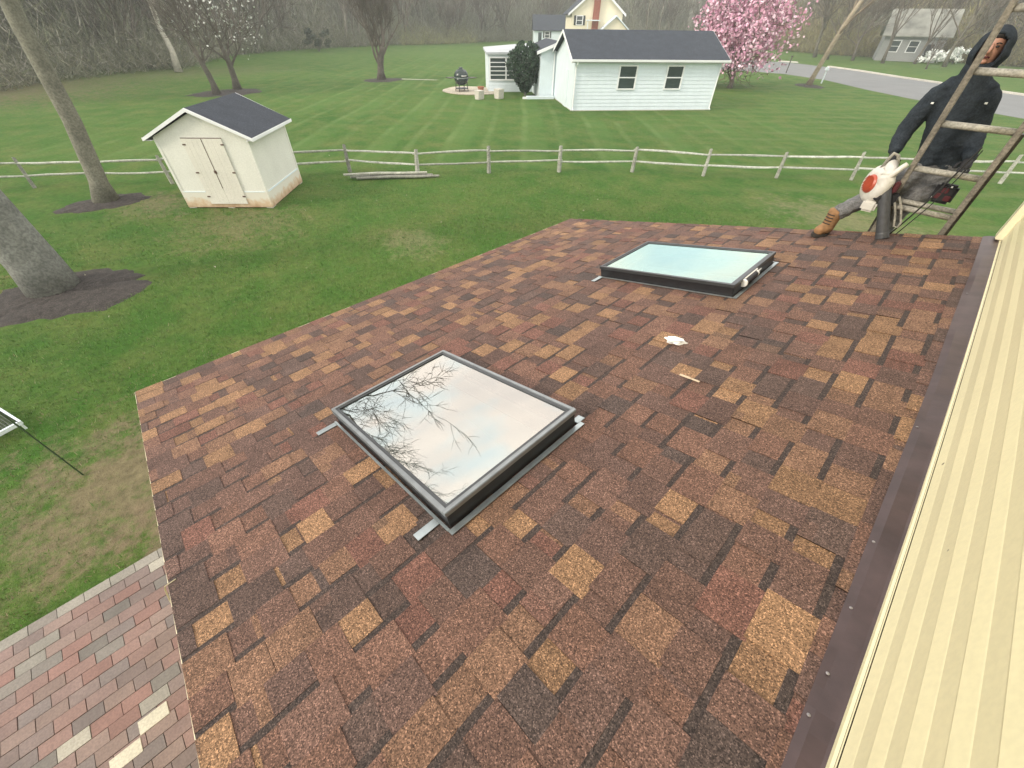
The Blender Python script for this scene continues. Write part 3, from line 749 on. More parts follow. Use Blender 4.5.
# ------------------------------------------------------------------ leaf blower
def blower():
    t = empty('leaf_blower', (-.35, 4.93, 3.12), 'white and orange leaf blower with long dark tube, held against the ladder', 'leaf blower')
    bt, tp = Vector((-.160, 4.86, 3.175)), Vector((-.375, 4.925, 3.60)); d = (bt - tp).normalized()
    k = MB(); k.lathe([(.046, 0), (.047, .02), (.043, .05), (.045, (bt - tp).length - .05), (.048, (bt - tp).length - .04), (.049, (bt - tp).length), (.043, (bt - tp).length), (.040, .06)], tp, d, 24)
    k.build('blower_tube', 'blow_tube', t, smooth=False)
    k = MB(); k.lathe([(.050, -.02), (.060, 0), (.062, .04), (.056, .065)], tp - d * .02, d, 24); k.build('tube_collar', 'blow_white', t)
    c = Vector((-.425, 4.985, 3.545)); ax = Vector((-.80, -.62, .05)).normalized()
    k = MB(); k.lathe([(.06, -.075), (.120, -.06), (.150, -.02), (.152, .02), (.128, .045), (.075, .055)], c, ax, 32)
    k.build('fan_housing', 'blow_white', t, smooth=True)
    k = MB(); k.lathe([(.074, .044), (.074, .062), (.062, .074), (.030, .080)], c, ax, 28)
    for q in range(-3, 4):
        a = ax.orthogonal().normalized(); e = ax.cross(a)
        h = math.sqrt(max(.0, .062 ** 2 - (q * .019) ** 2)); m0 = c + ax * .080 + a * q * .02
        k.tube([m0 - e * h, m0 + e * h], .004, 5)
    k.build('orange_cover', 'blow_orange', t)
    k = MB(); k.tube([c + Vector((.02, 0, .10)), (-.395, 4.96, 3.70), (-.375, 4.95, 3.655), tp - d * .02], [.045, .050, .055, .055], 14); k.build('outlet_duct', 'blow_white', t, smooth=True)
    k = MB(); k.tube([(-.372, 4.89, 3.60), (-.352, 4.90, 3.65), (-.318, 4.91, 3.715), (-.300, 4.915, 3.745)], [.018, .021, .022, .017], 10); k.build('throttle_handle', 'blow_white', t, smooth=True)
    k = MB(); k.tube([(-.46, 4.985, 3.66), (-.445, 4.975, 3.745), (-.43, 4.97, 3.79), (-.395, 5.0, 3.775), (-.365, 4.99, 3.71)], .013, 10); k.build('top_handle', 'rung', t, smooth=True)
    k = MB(); k.box((-.44, 4.87, 3.345), (-.33, 5.03, 3.435)); k.build('fuel_tank', 'blow_white', t, bevel=.018)
    k = MB(); k.lathe([(.030, 0), (.030, .03), (.02, .034)], (-.355, 4.90, 3.475), (-.3, -1, .1), 14); k.build('fuel_cap', 'glove', t)
    k = MB(); k.box((-.305, 4.93, 3.51), (-.265, 5.02, 3.60)); k.build('engine_cover', 'red', t, bevel=.01)
    k = MB(); k.box((-.29, 4.96, 3.40), (-.23, 5.03, 3.505)); k.build('muffler', 'glove', t, bevel=.01)
blower()

# ------------------------------------------------------------------ shed
def gable_roof(mb, x0, x1, y0, y1, ze, zr, th, axis='y'):
    """two slopes; ridge along axis"""
    if axis == 'y':
        xm = (x0 + x1) / 2
        for xa, xb in ((x0, xm), (x1, xm)):
            p = [(xa, y0, ze), (xb, y0, zr), (xb, y1, zr), (xa, y1, ze)]
            q = [(a, b_, c + th) for a, b_, c in p]
            mb.hexa(p + q)
    else:
        ym = (y0 + y1) / 2
        for ya, yb in ((y0, ym), (y1, ym)):
            p = [(x0, ya, ze), (x1, ya, ze), (x1, yb, zr), (x0, yb, zr)]
            mb.hexa(p + [(a, b_, c + th) for a, b_, c in p])
def shed():
    rot = math.atan2(.73919634, .67349)
    s = empty('garden_shed', (-16.5, 1.87, 0), 'small cream garden shed with double doors and dark gable roof', 'shed', rot=rot)
    W, D = 2.60, 2.68
    k = MB(); k.prism([(0, 0, .48), (W, 0, .48), (W, 0, 1.97), (W / 2, 0, 2.55), (0, 0, 1.97)], (0, 0, 0), (0, D, 0)); k.build('wall', 'shed_wall', s, local=True)
    m, t, b = nt('mud_splashed_boards'); co = coords(t)
    sx = t.nodes.new('ShaderNodeSeparateXYZ'); t.links.new(co, sx.inputs[0])
    zz = mth(t, 'ADD', mth(t, 'MULTIPLY', sx.outputs[2], 1.8), mth(t, 'MULTIPLY', noise(t, co, 5, 4), .9))
    t.links.new(ramp(t, zz, [(.35, (.36, .22, .12)), (.75, (.60, .46, .31)), (1.0, (.68, .66, .57))]), b.inputs['Base Color']); b.inputs['Roughness'].default_value = .8
    k = MB(); k.box((-.012, -.012, .03), (W + .012, D + .012, .478)); k.build('base_boards', m, s, local=True)
    k = MB()
    gable_roof(k, -.21, W + .21, -.12, D + .14, 1.93, 2.63, .045); k.build('roof', 'dark_shingle', s, local=True)
    k = MB()
    for sx_ in (-1, 1):
        xe, xm = (W / 2 + sx_ * (W / 2 + .212)), W / 2
        for y0 in (-.145, D + .142):
            k.hexa([(xe, y0, 1.885), (xm, y0, 2.585), (xm, y0 + .023, 2.585), (xe, y0 + .023, 1.885), (xe, y0, 1.965), (xm, y0, 2.675), (xm, y0 + .023, 2.675), (xe, y0 + .023, 1.965)])
        xa = xe + (0 if sx_ > 0 else -.022)
        k.box((xa, -.145, 1.885), (xa + .022, D + .165, 1.965))
        xb = W + .022 if sx_ > 0 else -.208
        k.box((xb, -.12, 1.887), (xb + .186, D + .14, 1.895))
    k.build('fascia', 'trim_white', s, local=True)
    for a_, b_ in (((-.014, -.014, .48), (.06, 0, 1.95)), ((W - .06, -.014, .48), (W + .014, 0, 1.95)), ((W, 0.002, .48), (W + .014, .07, 1.95)), ((W, D - .07, .48), (W + .014, D + .014, 1.95))):
        k = MB(); k.box(a_, b_); k.build('corner_board', 'shed_wall', s, local=True)
    for a_, b_ in (((W, .072, .46), (W + .016, D - .072, .50)), ((.062, -.016, .478), (.74, 0, .50)), ((1.90, -.016, .478), (W - .062, 0, .50))):
        k = MB(); k.box(a_, b_); k.build('water_table', 'white', s, local=True)
    for i, (a, c) in enumerate(((.76, 1.318), (1.326, 1.885))):
        k = MB(); k.box((a, -.034, .14), (c, -.014, 1.93))
        for g in range(1, 4):
            xx = a + (c - a) * g / 4; k.box((xx - .003, -.037, .15), (xx + .003, -.034, 1.92))
        d = k.build('door', 'shed_door', s, local=True)
        hx = a if i == 0 else c; sg = 1 if i == 0 else -1
        for z in (1.78, 1.04, .36):
            h = MB(); h.box((hx - sg * .02, -.044, z - .018), (hx + sg * .07, -.036, z + .018)); h.build('hinge', 'rust', d, local=True)
    k = MB(); k.box((1.29, -.056, 1.02), (1.36, -.038, 1.10)); k.build('door_latch', 'rust', s, local=True)
    k = MB(); k.box((1.314, -.042, .60), (1.33, -.036, 1.93)).box((.75, -.03, 1.934), (1.895, -.016, 1.95)); k.build('door_gap_strip', 'rust', s, local=True)
    for x in (.1, 1.3, 2.5):
        for y in (0, D - .25): k = MB(); k.box((x - .1, y, -.03), (x + .1, y + .25, .028)); k.build('footing_block', 'concrete', s, local=True)
shed()

# ------------------------------------------------------------------ garage and sunroom (frame: x along the front, y to the back)
GR = math.atan2(.79484803, .60680854); GO = (-20.03, 25.29, 0)
def window(par, x0, x1, z0, z1, y, fr=.07, sash=True, name='window', grid=None, m='trim_white', axis='x'):
    k = MB()
    def bx(mb, a, b_, c, d, e, f): mb.box((a, e, c), (b_, f, d))
    bx(k, x0 - fr, x0, z0 - fr, z1 + fr, y - .05, y - .002); bx(k, x1, x1 + fr, z0 - fr, z1 + fr, y - .05, y - .002)
    bx(k, x0, x1, z1, z1 + fr, y - .05, y - .002); bx(k, x0, x1, z0 - fr, z0, y - .06, y - .002)
    w = k.build(name, m, par, local=True)
    k = MB(); bx(k, x0, x1, z0, z1, y - .014, y - .003); k.build('pane', 'glassdark', w, local=True)
    k = MB(); zm = (z0 + z1) / 2
    if sash: bx(k, x0, x1, zm - .03, zm + .03, y - .034, y - .015); bx(k, x0, x0 + .03, z0, z1, y - .03, y - .0145); bx(k, x1 - .03, x1, z0, z1, y - .03, y - .0145)
    if grid:
        for i in range(1, grid[0]):
            xx = x0 + (x1 - x0) * i / grid[0]; bx(k, xx - .03, xx + .03, z0, z1, y - .034, y - .015)
        for i in range(1, grid[1]):
            zz = z0 + (z1 - z0) * i / grid[1]; bx(k, x0, x1, zz - .028, zz + .028, y - .03, y - .016)
    k.build('sash', m, w, local=True)
    return w
def lap_wall(mb, x0, x1, y, z0, z1, sgn=-1, P=.2):
    """lapped boards facing -y"""
    z = z0
    while z < z1 - .01:
        zt = min(z + P, z1)
        mb.face([(x0, y - .022, z), (x1, y - .022, z), (x1, y - .002, zt), (x0, y - .002, zt)])
        mb.face([(x0, y - .002, z), (x1, y - .002, z), (x1, y - .022, z), (x0, y - .022, z)])
        z += P
def garage():
    g = empty('garage', GO, 'long white garage with dark shingled gable roof and two windows', 'garage', rot=GR)
    W, D = 9.84, 5.8
    k = MB(); k.box((0, .03, 0), (W, D, 2.70)); lap_wall(k, 0, W, .03, .04, 2.68)
    k.prism([(.002, .03, 2.70), (.002, D / 2, 3.86), (.002, D, 2.70)], (0, 0, 0), (.1, 0, 0)); k.prism([(W - .102, .03, 2.70), (W - .102, D / 2, 3.86), (W - .102, D, 2.70)], (0, 0, 0), (.1, 0, 0))
    k.build('wall', 'white', g, local=True)
    k = MB(); k.box((-.32, -.33, 0), (-.3, -.3, .1)); k = MB()
    gable_roof(k, -.3, W + .3, -.3, D + .3, 2.68, 4.0, .06, 'x'); k.build('roof', 'dark_shingle', g, local=True)
    k = MB()
    for x in (-.325, W + .302):
        for ya in (-.3, D + .3):
            ym = D / 2; k.hexa([(x, ya, 2.56), (x + .023, ya, 2.56), (x + .023, ym, 3.88), (x, ym, 3.88), (x, ya, 2.73), (x + .023, ya, 2.73), (x + .023, ym, 4.05), (x, ym, 4.05)])
    k.box((-.3, -.3, 2.54), (W + .3, .0, 2.56)); k.build('gable_trim', 'trim_white', g, local=True)
    k = MB(); k.prism([(-.33, -.31, 2.58), (-.33, -.43, 2.60), (-.33, -.44, 2.71), (-.33, -.31, 2.71)], (0, 0, 0), (W + .66, 0, 0)); k.build('gutter', 'trim_white', g, local=True)
    for x in (.06, W - .08):
        k = MB(); k.tube([(x, -.37, 2.58), (x, -.36, 2.48), (x, -.06, 2.32), (x, -.045, .3), (x, -.05, .14), (x, -.2, .06)], .045, 8); k.build('downspout', 'trim_white', g, local=True)
    window(g, 2.98, 4.10, 1.22, 2.36, .01); window(g, 6.20, 7.26, 1.22, 2.36, .01)
    k = MB(); k.box((-.03, 1.6, .0), (-.002, 2.5, 2.05)); k.build('side_door', 'white', g, local=True)
    k = MB(); k.box((-.01, .0, -.02), (W + .01, D, .038)); k.build('foundation', 'concrete', g, local=True)
garage()
def sunroom():
    s = empty('sunroom', GO, 'low white sunroom with gridded windows joined to the left of the white garage', 'sunroom', rot=GR)
    y0 = 9.2
    k = MB(); k.box((-4.8, y0 + .03, 0), (1.0, y0 + 3.0, 2.40)); lap_wall(k, -4.8, 1.0, y0 + .03, .04, .62)
    k.prism([(-1.17, 5.85, 0), (.15, 5.85, 0), (.15, 5.85, 3.20), (-1.17, 5.85, 2.74)], (0, 0, 0), (0, y0 - 5.86, 0))
    k.build('wall', 'white', s, local=True)
    k = MB(); k.hexa([(-4.95, y0 - .15, 2.40), (1.2, y0 - .15, 2.44), (1.2, y0 + 3.2, 3.02), (-4.95, y0 + 3.2, 2.60), (-4.95, y0 - .15, 2.54), (1.2, y0 - .15, 2.60), (1.2, y0 + 3.2, 3.16), (-4.95, y0 + 3.2, 2.72)]); k.build('flat_roof', 'lowroof', s, local=True)
    k = MB(); k.hexa([(-1.45, 5.6, 2.66), (.2, 5.6, 3.23), (.2, y0 + 2.2, 3.23), (-1.45, y0 + 2.2, 2.66), (-1.45, 5.6, 2.78), (.2, 5.6, 3.35), (.2, y0 + 2.2, 3.35), (-1.45, y0 + 2.2, 2.78)]); k.build('lean_to_roof', 'dark_shingle', s, local=True)
    k = MB(); k.hexa([(-1.5, 5.55, 2.60), (.2, 5.55, 3.18), (.2, 5.598, 3.18), (-1.5, 5.598, 2.60), (-1.5, 5.55, 2.79), (.2, 5.55, 3.37), (.2, 5.598, 3.37), (-1.5, 5.598, 2.79)]); k.build('rake_board', 'trim_white', s, local=True)
    window(s, -4.62, -3.42, .85, 2.18, y0 + .01, .09, False, grid=(1, 5)); window(s, -3.30, -2.12, .85, 2.18, y0 + .01, .09, False, grid=(1, 5)); window(s, -2.0, -.6, .85, 2.18, y0 + .01, .09, False, grid=(1, 5))
    k = MB(); k.box((-2.2, 5.2, 0), (-.1, 5.7, .16)); k.build('door_step', 'white', s, local=True)
    k = MB(); k.box((-2.5, 5.3, 0), (-1.3, 5.5, .12)).box((-1.3, 5.32, 0), (-.2, 5.48, .10))
    k.tube([(-.14, 5.78, 3.0), (-.14, 5.78, .1)], .05, 8); k.build('downspout', 'trim_white', s, local=True)
sunroom()

# ------------------------------------------------------------------ houses behind
def yellow_house():
    h = empty('yellow_house', (-50.6, 62, 0), 'tall pale yellow gabled house with brick chimney behind the garage', 'house', rot=math.pi / 4)
    W, D = 7.45, 9.5
    k = MB(); k.box((0, 0, 0), (W, D, 5.3)); k.prism([(0, .0, 5.3), (W, .0, 5.3), (W / 2 - .15, .0, 8.0)], (0, 0, 0), (0, D, 0)); k.build('wall', 'yellow', h, local=True)
    k = MB(); a = W / 2 - .15
    for xa, xb in ((-.55, a), (W + .4, a)):
        za = 4.95
        p = [(xa, -.35, za), (xb, -.35, 8.03), (xb, D + .35, 8.03), (xa, D + .35, za)]; k.hexa(p + [(x, y, z + .1) for x, y, z in p])
    k.build('roof', 'dark_shingle', h, local=True)
    k = MB()
    for xa, xb in ((-.57, a), (W + .42, a)):
        p = [(xa, -.40, 4.78), (xb, -.40, 7.86), (xb, -.352, 7.86), (xa, -.352, 4.78)]; k.hexa(p + [(x, y, z + .28) for x, y, z in p])
    k.build('rake_board', 'trim_white', h, local=True)
    k = MB(); k.box((3.05, -.42, 0), (3.95, -.002, 9.2)); k.box((3.0, -.47, 8.9), (4.0, .05, 9.1)); k.build('chimney', 'brick', h, local=True)
    w = window(h, .74, 1.60, 3.88, 4.78, -.005, .09)
    for x in (.36, 1.71):
        k = MB(); k.box((x, -.045, 3.80), (x + .28, -.003, 4.86)); k.build('shutter', 'shutter', h, local=True)
    w = window(h, 5.0, 5.9, 5.0, 5.9, -.005, .09) if False else None
    k = MB(); k.prism([(4.1, -1.6, 3.1), (8.5, -1.6, 3.1), (6.25, -1.6, 4.75)], (0, 0, 0), (0, 1.59, 0)); k.build('porch_gable', 'yellow', h, local=True)
    k = MB()
    for xa, xb in ((3.9, 6.27), (8.75, 6.27)):
        p = [(xa, -1.9, 2.98), (xb, -1.9, 4.78), (xb, -.02, 4.78), (xa, -.02, 2.98)]; k.hexa(p + [(x, y, z + .16) for x, y, z in p])
    k.build('porch_roof', 'white', h, local=True)
    k = MB(); k.box((2.2, -1.5, 3.0), (3.95, -.45, 3.1)).box((2.2, -1.5, 3.1), (2.3, -1.42, 4.3)); k.box((2.1, -1.6, 4.3), (4.0, -.45, 4.42)); k.build('side_stoop', 'white', h, local=True)
    k = MB(); k.box((4.2, -1.5, 0), (8.4, -.02, 3.08)); k.build('porch_wall', 'yellow', h, local=True)
yellow_house()
def cottage():
    h = empty('cottage', (-75, 80, 0), 'low white cottage with dark roof and shuttered window left of the yellow house', 'house', rot=math.pi / 4)
    W, D = 6.2, 7
    k = MB(); k.box((0, 0, 0), (W, D, 2.7)); k.prism([(0.002, 0, 2.7), (.002, D / 2, 4.8), (.002, D, 2.7)], (0, 0, 0), (W - .004, 0, 0)); k.build('wall', 'white', h, local=True)
    k = MB(); gable_roof(k, -.3, W + .3, -.3, D + .3, 2.55, 4.95, .08, 'x'); k.build('roof', 'dark_shingle', h, local=True)
    window(h, 2.3, 3.2, 1.5, 2.4, -.005, .08)
    for x in (1.9, 3.3):
        k = MB(); k.box((x, -.04, 1.44), (x + .28, -.003, 2.46)); k.build('shutter', 'shutter', h, local=True)
    k = MB(); k.box((.9, -.06, .05), (1.6, -.003, 2.3)); k.build('door', 'glassdark', h, local=True)
cottage()
def far_house():
    h = empty('far_house', (-18.5, 103, 0), 'small grey far house with pale roof among bare brush at upper right', 'house', rot=.25)
    W, D = 8, 6
    k = MB(); k.box((0, 0, 0), (W, D, 3.2)); k.prism([(.002, 0, 3.2), (.002, D / 2, 6.0), (.002, D, 3.2)], (0, 0, 0), (W - .004, 0, 0)); k.build('wall', mat('grey_clapboard', (.30, .31, .31), .8), h, local=True)
    k = MB(); gable_roof(k, -.5, W + .5, -.6, D + .6, 3.0, 6.2, .12, 'x'); k.build('roof', mat('pale_mossy_roof', (.27, .275, .24), .9, ns=.7, amt=.4), h, local=True)
    for x in (1.2, 3.6): window(h, x, x + 1.2, 1.2, 2.5, -.005, .1)
    k = MB(); k.box((6.0, -.06, .05), (6.9, -.003, 2.2)); k.build('door', 'shutter', h, local=True)
far_house()

# ------------------------------------------------------------------ patio things behind
k = MB(); n = 26; pts = []
for j in range(n):
    t = 2 * math.pi * j / n; pts.append((-31.6 + 2.6 * math.cos(t) * (1 + .08 * math.sin(3 * t)), 26.3 + 2.3 * math.sin(t), .006))
k.prism(pts, (0, 0, 0), (0, 0, .05)); tag(k.build('stone_patio', 'stone'), kind='structure')
sheet('garden_path', [(-42.6, 25.8), (-39.6, 28.4), (-39.4, 28.9), (-42.6, 26.4)], .012, 'concrete')
def grill():
    t = empty('kamado_grill', (-31.7, 25.4, .056), 'dark egg shaped grill on a wheeled stand on the stone patio', 'grill')
    t.scale = (1.3, 1.3, 1.12); c = (-31.7, 25.4, 0)
    k = MB(); k.lathe([(.20, .42), (.34, .52), (.42, .68), (.45, .84)], c, n=24); k.build('bowl', 'greenblk', t, smooth=True)
    k = MB(); k.lathe([(.45, .85), (.45, .95), (.40, 1.12), (.28, 1.27), (.12, 1.34), (.12, 1.42), (.08, 1.44)], c, n=24); k.build('lid', 'greenblk', t, smooth=True)
    k = MB(); k.lathe([(.458, .83), (.458, .87)], c, n=24); k.build('band', 'silver', t)
    for a in range(4):
        an = a * math.pi / 2 + .5; k = MB(); k.tube([(c[0] + .36 * math.cos(an), c[1] + .36 * math.sin(an), .70), (c[0] + .42 * math.cos(an), c[1] + .42 * math.sin(an), .06)], .022, 6); k.build('leg', 'black', t)
    k = MB(); k.lathe([(.40, .20), (.40, .24)], c, n=20); k.build('lower_shelf', 'black', t)
    for sg in (-1, 1):
        k = MB(); ux, uy = .61 * sg, .79 * sg; cx, cy = c[0] + ux * .66, c[1] + uy * .66; k.box((cx - .22, cy - .22, .82), (cx + .22, cy + .22, .86)); k.build('side_shelf', 'lad2', t)
    k = MB(); k.tube([(c[0] + .40, c[1] - .30, .98), (c[0] + .50, c[1] - .22, .98), (c[0] + .52, c[1] - .02, .98)], .02, 6); k.build('lid_handle', 'white_plastic', t)
grill()
for i, (x, y, s_) in enumerate(((-27.75, 23.9, .55), (-27.1, 25.3, .60))):
    k = MB(); k.prism([(x - .28 * s_ * 1.4, y - .3, 0), (x + .28 * s_ * 1.4, y - .3, 0), (x + .36 * s_ * 1.4, y - .3, s_), (x - .36 * s_ * 1.4, y - .3, s_)], (0, 0, 0), (0, .55, 0))
    o = k.build('stone_planter', 'concrete', org=(x, y, 0), bevel=.02)
    tag(o, 'pale stone planter block on the grass, ' + ('nearer the grill' if i == 0 else 'nearer the dark evergreen'), 'planter', 'stone planters before the sunroom')
k = MB(); k.lathe([(.16, 0), (.24, .34), (.27, .36), (.27, .42), (.22, .42), (.2, .36)], (-29.9, 25.9, .05), n=18)
tag(k.build('terracotta_pot', 'terra', org=(-29.9, 25.9, .05)), 'reddish terracotta pot at the corner of the sunroom', 'pot')

# ------------------------------------------------------------------ plants
def leaf_cloud(mb, pts, size, cols, r, flat=.0):
    for p in pts:
        a = Vector((r.gauss(0, 1), r.gauss(0, 1), r.gauss(0, 1) * (1 - flat))).normalized(); b_ = a.orthogonal().normalized()
        b_ = Matrix.Rotation(r.uniform(0, 6.28), 3, a) @ b_; s = size * r.uniform(.6, 1.4); c = r.choice(cols); f = r.uniform(.75, 1.25); c = tuple(q * f for q in c)
        p = Vector(p); mb.face([p - a * s * .5, p + b_ * s * .38, p + a * s * .5, p - b_ * s * .38], c)
def evergreen():
    t = empty('evergreen_shrub', (-27.0, 28.0, 0), 'dark green conical evergreen shrub in front of the white sunroom', 'shrub'); r = random.Random(9)
    base = Vector((-27.0, 28.0, 0)); k = MB(); k.tube([base, base + Vector((.05, 0, 1.2)), base + Vector((0, .05, 2.6))], [.09, .07, .03], 7); k.build('trunk', 'bark', t)
    k = MB(); pts = []
    for _ in range(9000):
        u = r.random() ** .85; z = .25 + 2.85 * u; rad = (.30 + .95 * math.sin(min(1, u / .62) * math.pi / 2) ** 1.3) if u < .62 else 1.25 * math.sqrt(max(0, 1 - ((u - .62) / .40) ** 2.0)) + .05
        an = r.uniform(0, 6.28); rr = rad * (1 + .16 * math.sin(an * 5 + z * 4) + .13 * math.sin(an * 9 - z * 7)) * (r.random() ** .22); z += .18 * math.sin(an * 4 + 1) * u
        pts.append(base + Vector((rr * math.cos(an), rr * math.sin(an), z + r.uniform(-.06, .06))))
    leaf_cloud(k, pts, .13, [(.022, .055, .026), (.035, .075, .033), (.015, .040, .022)], r); k.build('crown', 'leaf', t)
evergreen()

def grow(base, d0, L0, r0, r, levels=5, kids=(3, 4), spread=.6, up=.25, minr=.006, shrink=.68, jit=.16, sides=(10, 7, 5, 4, 3, 3), first_fork=.45, trunk_pts=None, tone=(1, 1, 1), crown_tone=(1, 1, 1), flare=True):
    trunk, crown, tips = MB(), MB(), []
    def rec(p, d, L, rad, lev, pts0=None):
        mb = trunk if lev == 0 else crown
        if pts0: pts = [Vector(q) for q in pts0]; n = len(pts) - 1
        else:
            n = 4 if lev < 3 else 3; pts = [p]; dd = d.copy()
            for i in range(n):
                dd = (dd + Vector((r.gauss(0, jit), r.gauss(0, jit), r.gauss(0, jit) + up * (.25 if lev else .1)))).normalized()
                pts.append(pts[-1] + dd * L / n)
        rad_end = rad * (.62 if lev == 0 else .45)
        rs = [rad + (rad_end - rad) * i / n for i in range(n + 1)]
        if lev == 0 and flare: rs[0] *= 1.45
        mb.tube(pts, rs, sides[min(lev, len(sides) - 1)], tone if lev == 0 else crown_tone, cap=lev < 2)
        if lev >= levels: tips.append(pts[-1]); tips.append(pts[len(pts) // 2]); return
        nk = r.randint(*kids) + (1 if lev == 0 else 0)
        for i in range(nk):
            q = first_fork + (1 - first_fork) * (i + r.random() * .6) / nk if lev == 0 else r.uniform(.3, .95)
            if i == nk - 1: q = 1.0
            j = min(int(q * n), n - 1); f = q * n - j; st = pts[j].lerp(pts[j + 1], f); base_d = (pts[j + 1] - pts[j]).normalized()
            a = base_d.orthogonal().normalized(); a = Matrix.Rotation(r.uniform(0, 6.28), 3, base_d) @ a
            sp = spread * r.uniform(.6, 1.3) * (.35 if i == nk - 1 else 1)
            nd = (base_d * math.cos(sp) + a * math.sin(sp) + Vector((0, 0, up * .5))).normalized()
            rr = (rs[j] + (rs[j + 1] - rs[j]) * f) * (.85 if i == nk - 1 else r.uniform(.42, .66))
            rec(st, nd, L * shrink * r.uniform(.75, 1.2), max(rr, minr), lev + 1)
    rec(Vector(base), Vector(d0).normalized(), L0, r0, 0, trunk_pts)
    return trunk, crown, tips
def tree(name, base, label, cat='tree', group=None, blossom=None, tmat='bark', **kw):
    t = empty(name, base, label, cat, group); seed = kw.pop('seed', 1); r = random.Random(seed)
    tr, cr, tips = grow(base, kw.pop('d0', (0, 0, 1)), kw.pop('L0', 4), kw.pop('r0', .2), r, **kw)
    tr.build('trunk', tmat, t, smooth=True); c = cr.build('crown', 'twig', t)
    if blossom:
        cols, size, n, sprd, keep = blossom; k = MB(); pts = []
        for tp in tips:
            if r.random() > keep or tp.z < 1.5: continue
            for _ in range(n): pts.append(tp + Vector((r.gauss(0, sprd), r.gauss(0, sprd), r.gauss(0, sprd))))
        leaf_cloud(k, pts, size, cols, r); k.build('blossom', 'petal', c)
    return t
# big near trees at the left
tree('bare_tree', (-12.75, -1.75, 0), 'thick smooth grey trunk rising from the dark mulch bed at the left edge', seed=11, L0=6, r0=.50, flare=False, levels=4, spread=.6, shrink=.68, first_fork=.7, minr=.012,
     trunk_pts=[(-12.75, -1.7, 0), (-12.8, -1.68, .6), (-12.85, -1.72, 2), (-12.9, -1.9, 4.5), (-13.0, -2.5, 7.5)], tone=(.85, .92, .95), crown_tone=(.8, .8, .8), kids=(3, 4))
tree('bare_tree', (-18.85, .08, 0), 'mottled leaning tree trunk with pale patches beside the shed', seed=23, L0=6.8, r0=.26, levels=6, spread=.8, shrink=.66, first_fork=.62, minr=.012,
     trunk_pts=[(-18.85, .08, 0), (-18.85, .18, .6), (-18.88, .45, 2.2), (-18.9, .62, 4.4), (-19.0, 1.0, 6.5), (-19.1, 1.8, 9)], tone=(.78, .80, .70), crown_tone=(.6, .6, .6), kids=(3, 4))
# trees past the fence
tree('bare_tree', (-42.7, 24.5, 0), 'single round bare tree in a small mulch circle mid lawn', seed=31, L0=2.6, r0=.34, levels=5, spread=.55, shrink=.80, first_fork=.35, minr=.016, kids=(3, 5), up=.45, tone=(.55, .5, .48), crown_tone=(.75, .72, .68))
WB = [(.60, .62, .56), (.50, .52, .46), (.66, .67, .62)]
tree('bare_tree', (-41.8, 9.9, 0), 'dark thin trunk behind the shed, left of the blossoming tree', seed=41, L0=2.6, r0=.22, levels=5, spread=.6, shrink=.78, first_fork=.5, minr=.014, tone=(.5, .47, .44), crown_tone=(.7, .68, .64), kids=(3, 4))
tree('blossoming_tree', (-43.7, 11.95, 0), 'tree with pale white blossom standing just behind the shed roof', seed=43, L0=2.8, r0=.25, levels=4, spread=.75, shrink=.80, first_fork=.5, minr=.02, tone=(.6, .57, .52), crown_tone=(.7, .68, .64), kids=(3, 4), blossom=(WB, .15, 5, .30, .2))
PK = [(.60, .32, .42), (.68, .42, .52), (.50, .24, .35), (.74, .56, .63)]
tree('magnolia_tree', (-18.3, 46.2, 0), 'pink magnolia in full blossom at the right end of the garage', seed=52, L0=2.1, r0=.19, levels=4, spread=1.1, shrink=1.0, first_fork=.12, minr=.022, kids=(4, 5), up=.20, jit=.22, tone=(.6, .52, .45), crown_tone=(.75, .65, .55), blossom=(PK, .25, 14, .38, .9))
tree('bare_tree', (-14.05, 54.3, 0), 'slender pale trunk leaning right beside the mailbox by the road', seed=61, L0=5, r0=.23, levels=5, spread=.5, shrink=.75, first_fork=.45, minr=.016, up=.5,
     trunk_pts=[(-14.05, 54.3, 0), (-13.9, 54.2, .8), (-13.45, 54.2, 3.1), (-13.1, 54.2, 4.6), (-12.6, 54.2, 6.3)], tone=(1.5, 1.35, 1.1), crown_tone=(1.25, 1.15, .95), kids=(3, 4))
tree('bare_tree', (-9.6, 89, 0), 'small thin dark bare tree on the grass strip across the road', seed=63, L0=1.6, r0=.09, levels=4, spread=.5, shrink=.7, minr=.02, tone=(.45, .4, .36), crown_tone=(.6, .55, .5))
tree('bare_tree', (-61, 11.8, 0), 'tall pale white barked trunk at the wood edge above the shed', seed=65, L0=7, r0=.26, levels=4, spread=.5, shrink=.7, minr=.02, first_fork=.5, tone=(2.1, 2.1, 2.0), crown_tone=(1.1, 1.1, 1.0), d0=(.0, .1, 1))

# the wood: individual bare trees, copied from five grown ones
protos = []
for i, (L0, r0, sp, tone) in enumerate(((5.5, .22, .5, (.62, .58, .52)), (6.5, .28, .45, (.8, .76, .68)), (4.2, .17, .6, (.55, .5, .45)), (5.0, .20, .7, (.70, .68, .58)), (7.2, .25, .4, (.95, .92, .82)))):
    protos.append(tree('woodland_tree', (0, 0, 0), 'bare grey woodland tree crowded into the wood beyond the lawn', 'tree', 'bare trees of the wood beyond the lawn', seed=70 + i, L0=L0, r0=r0, levels=4, spread=sp, shrink=.72, first_fork=.35, minr=.03, tone=tone, crown_tone=(.8, .76, .70), kids=(4, 5), up=.4, sides=(6, 4, 3, 3, 3)))
edge = [(-50, -14), (-52, -2.5), (-57, 1), (-62, 7), (-64, 13), (-80, 22), (-87, 33), (-90, 44), (-93, 58), (-93, 72), (-95, 93), (-84, 116), (-66, 126), (-52, 130), (-40, 122), (-28, 112), (-14, 112), (0, 108), (18, 104)]
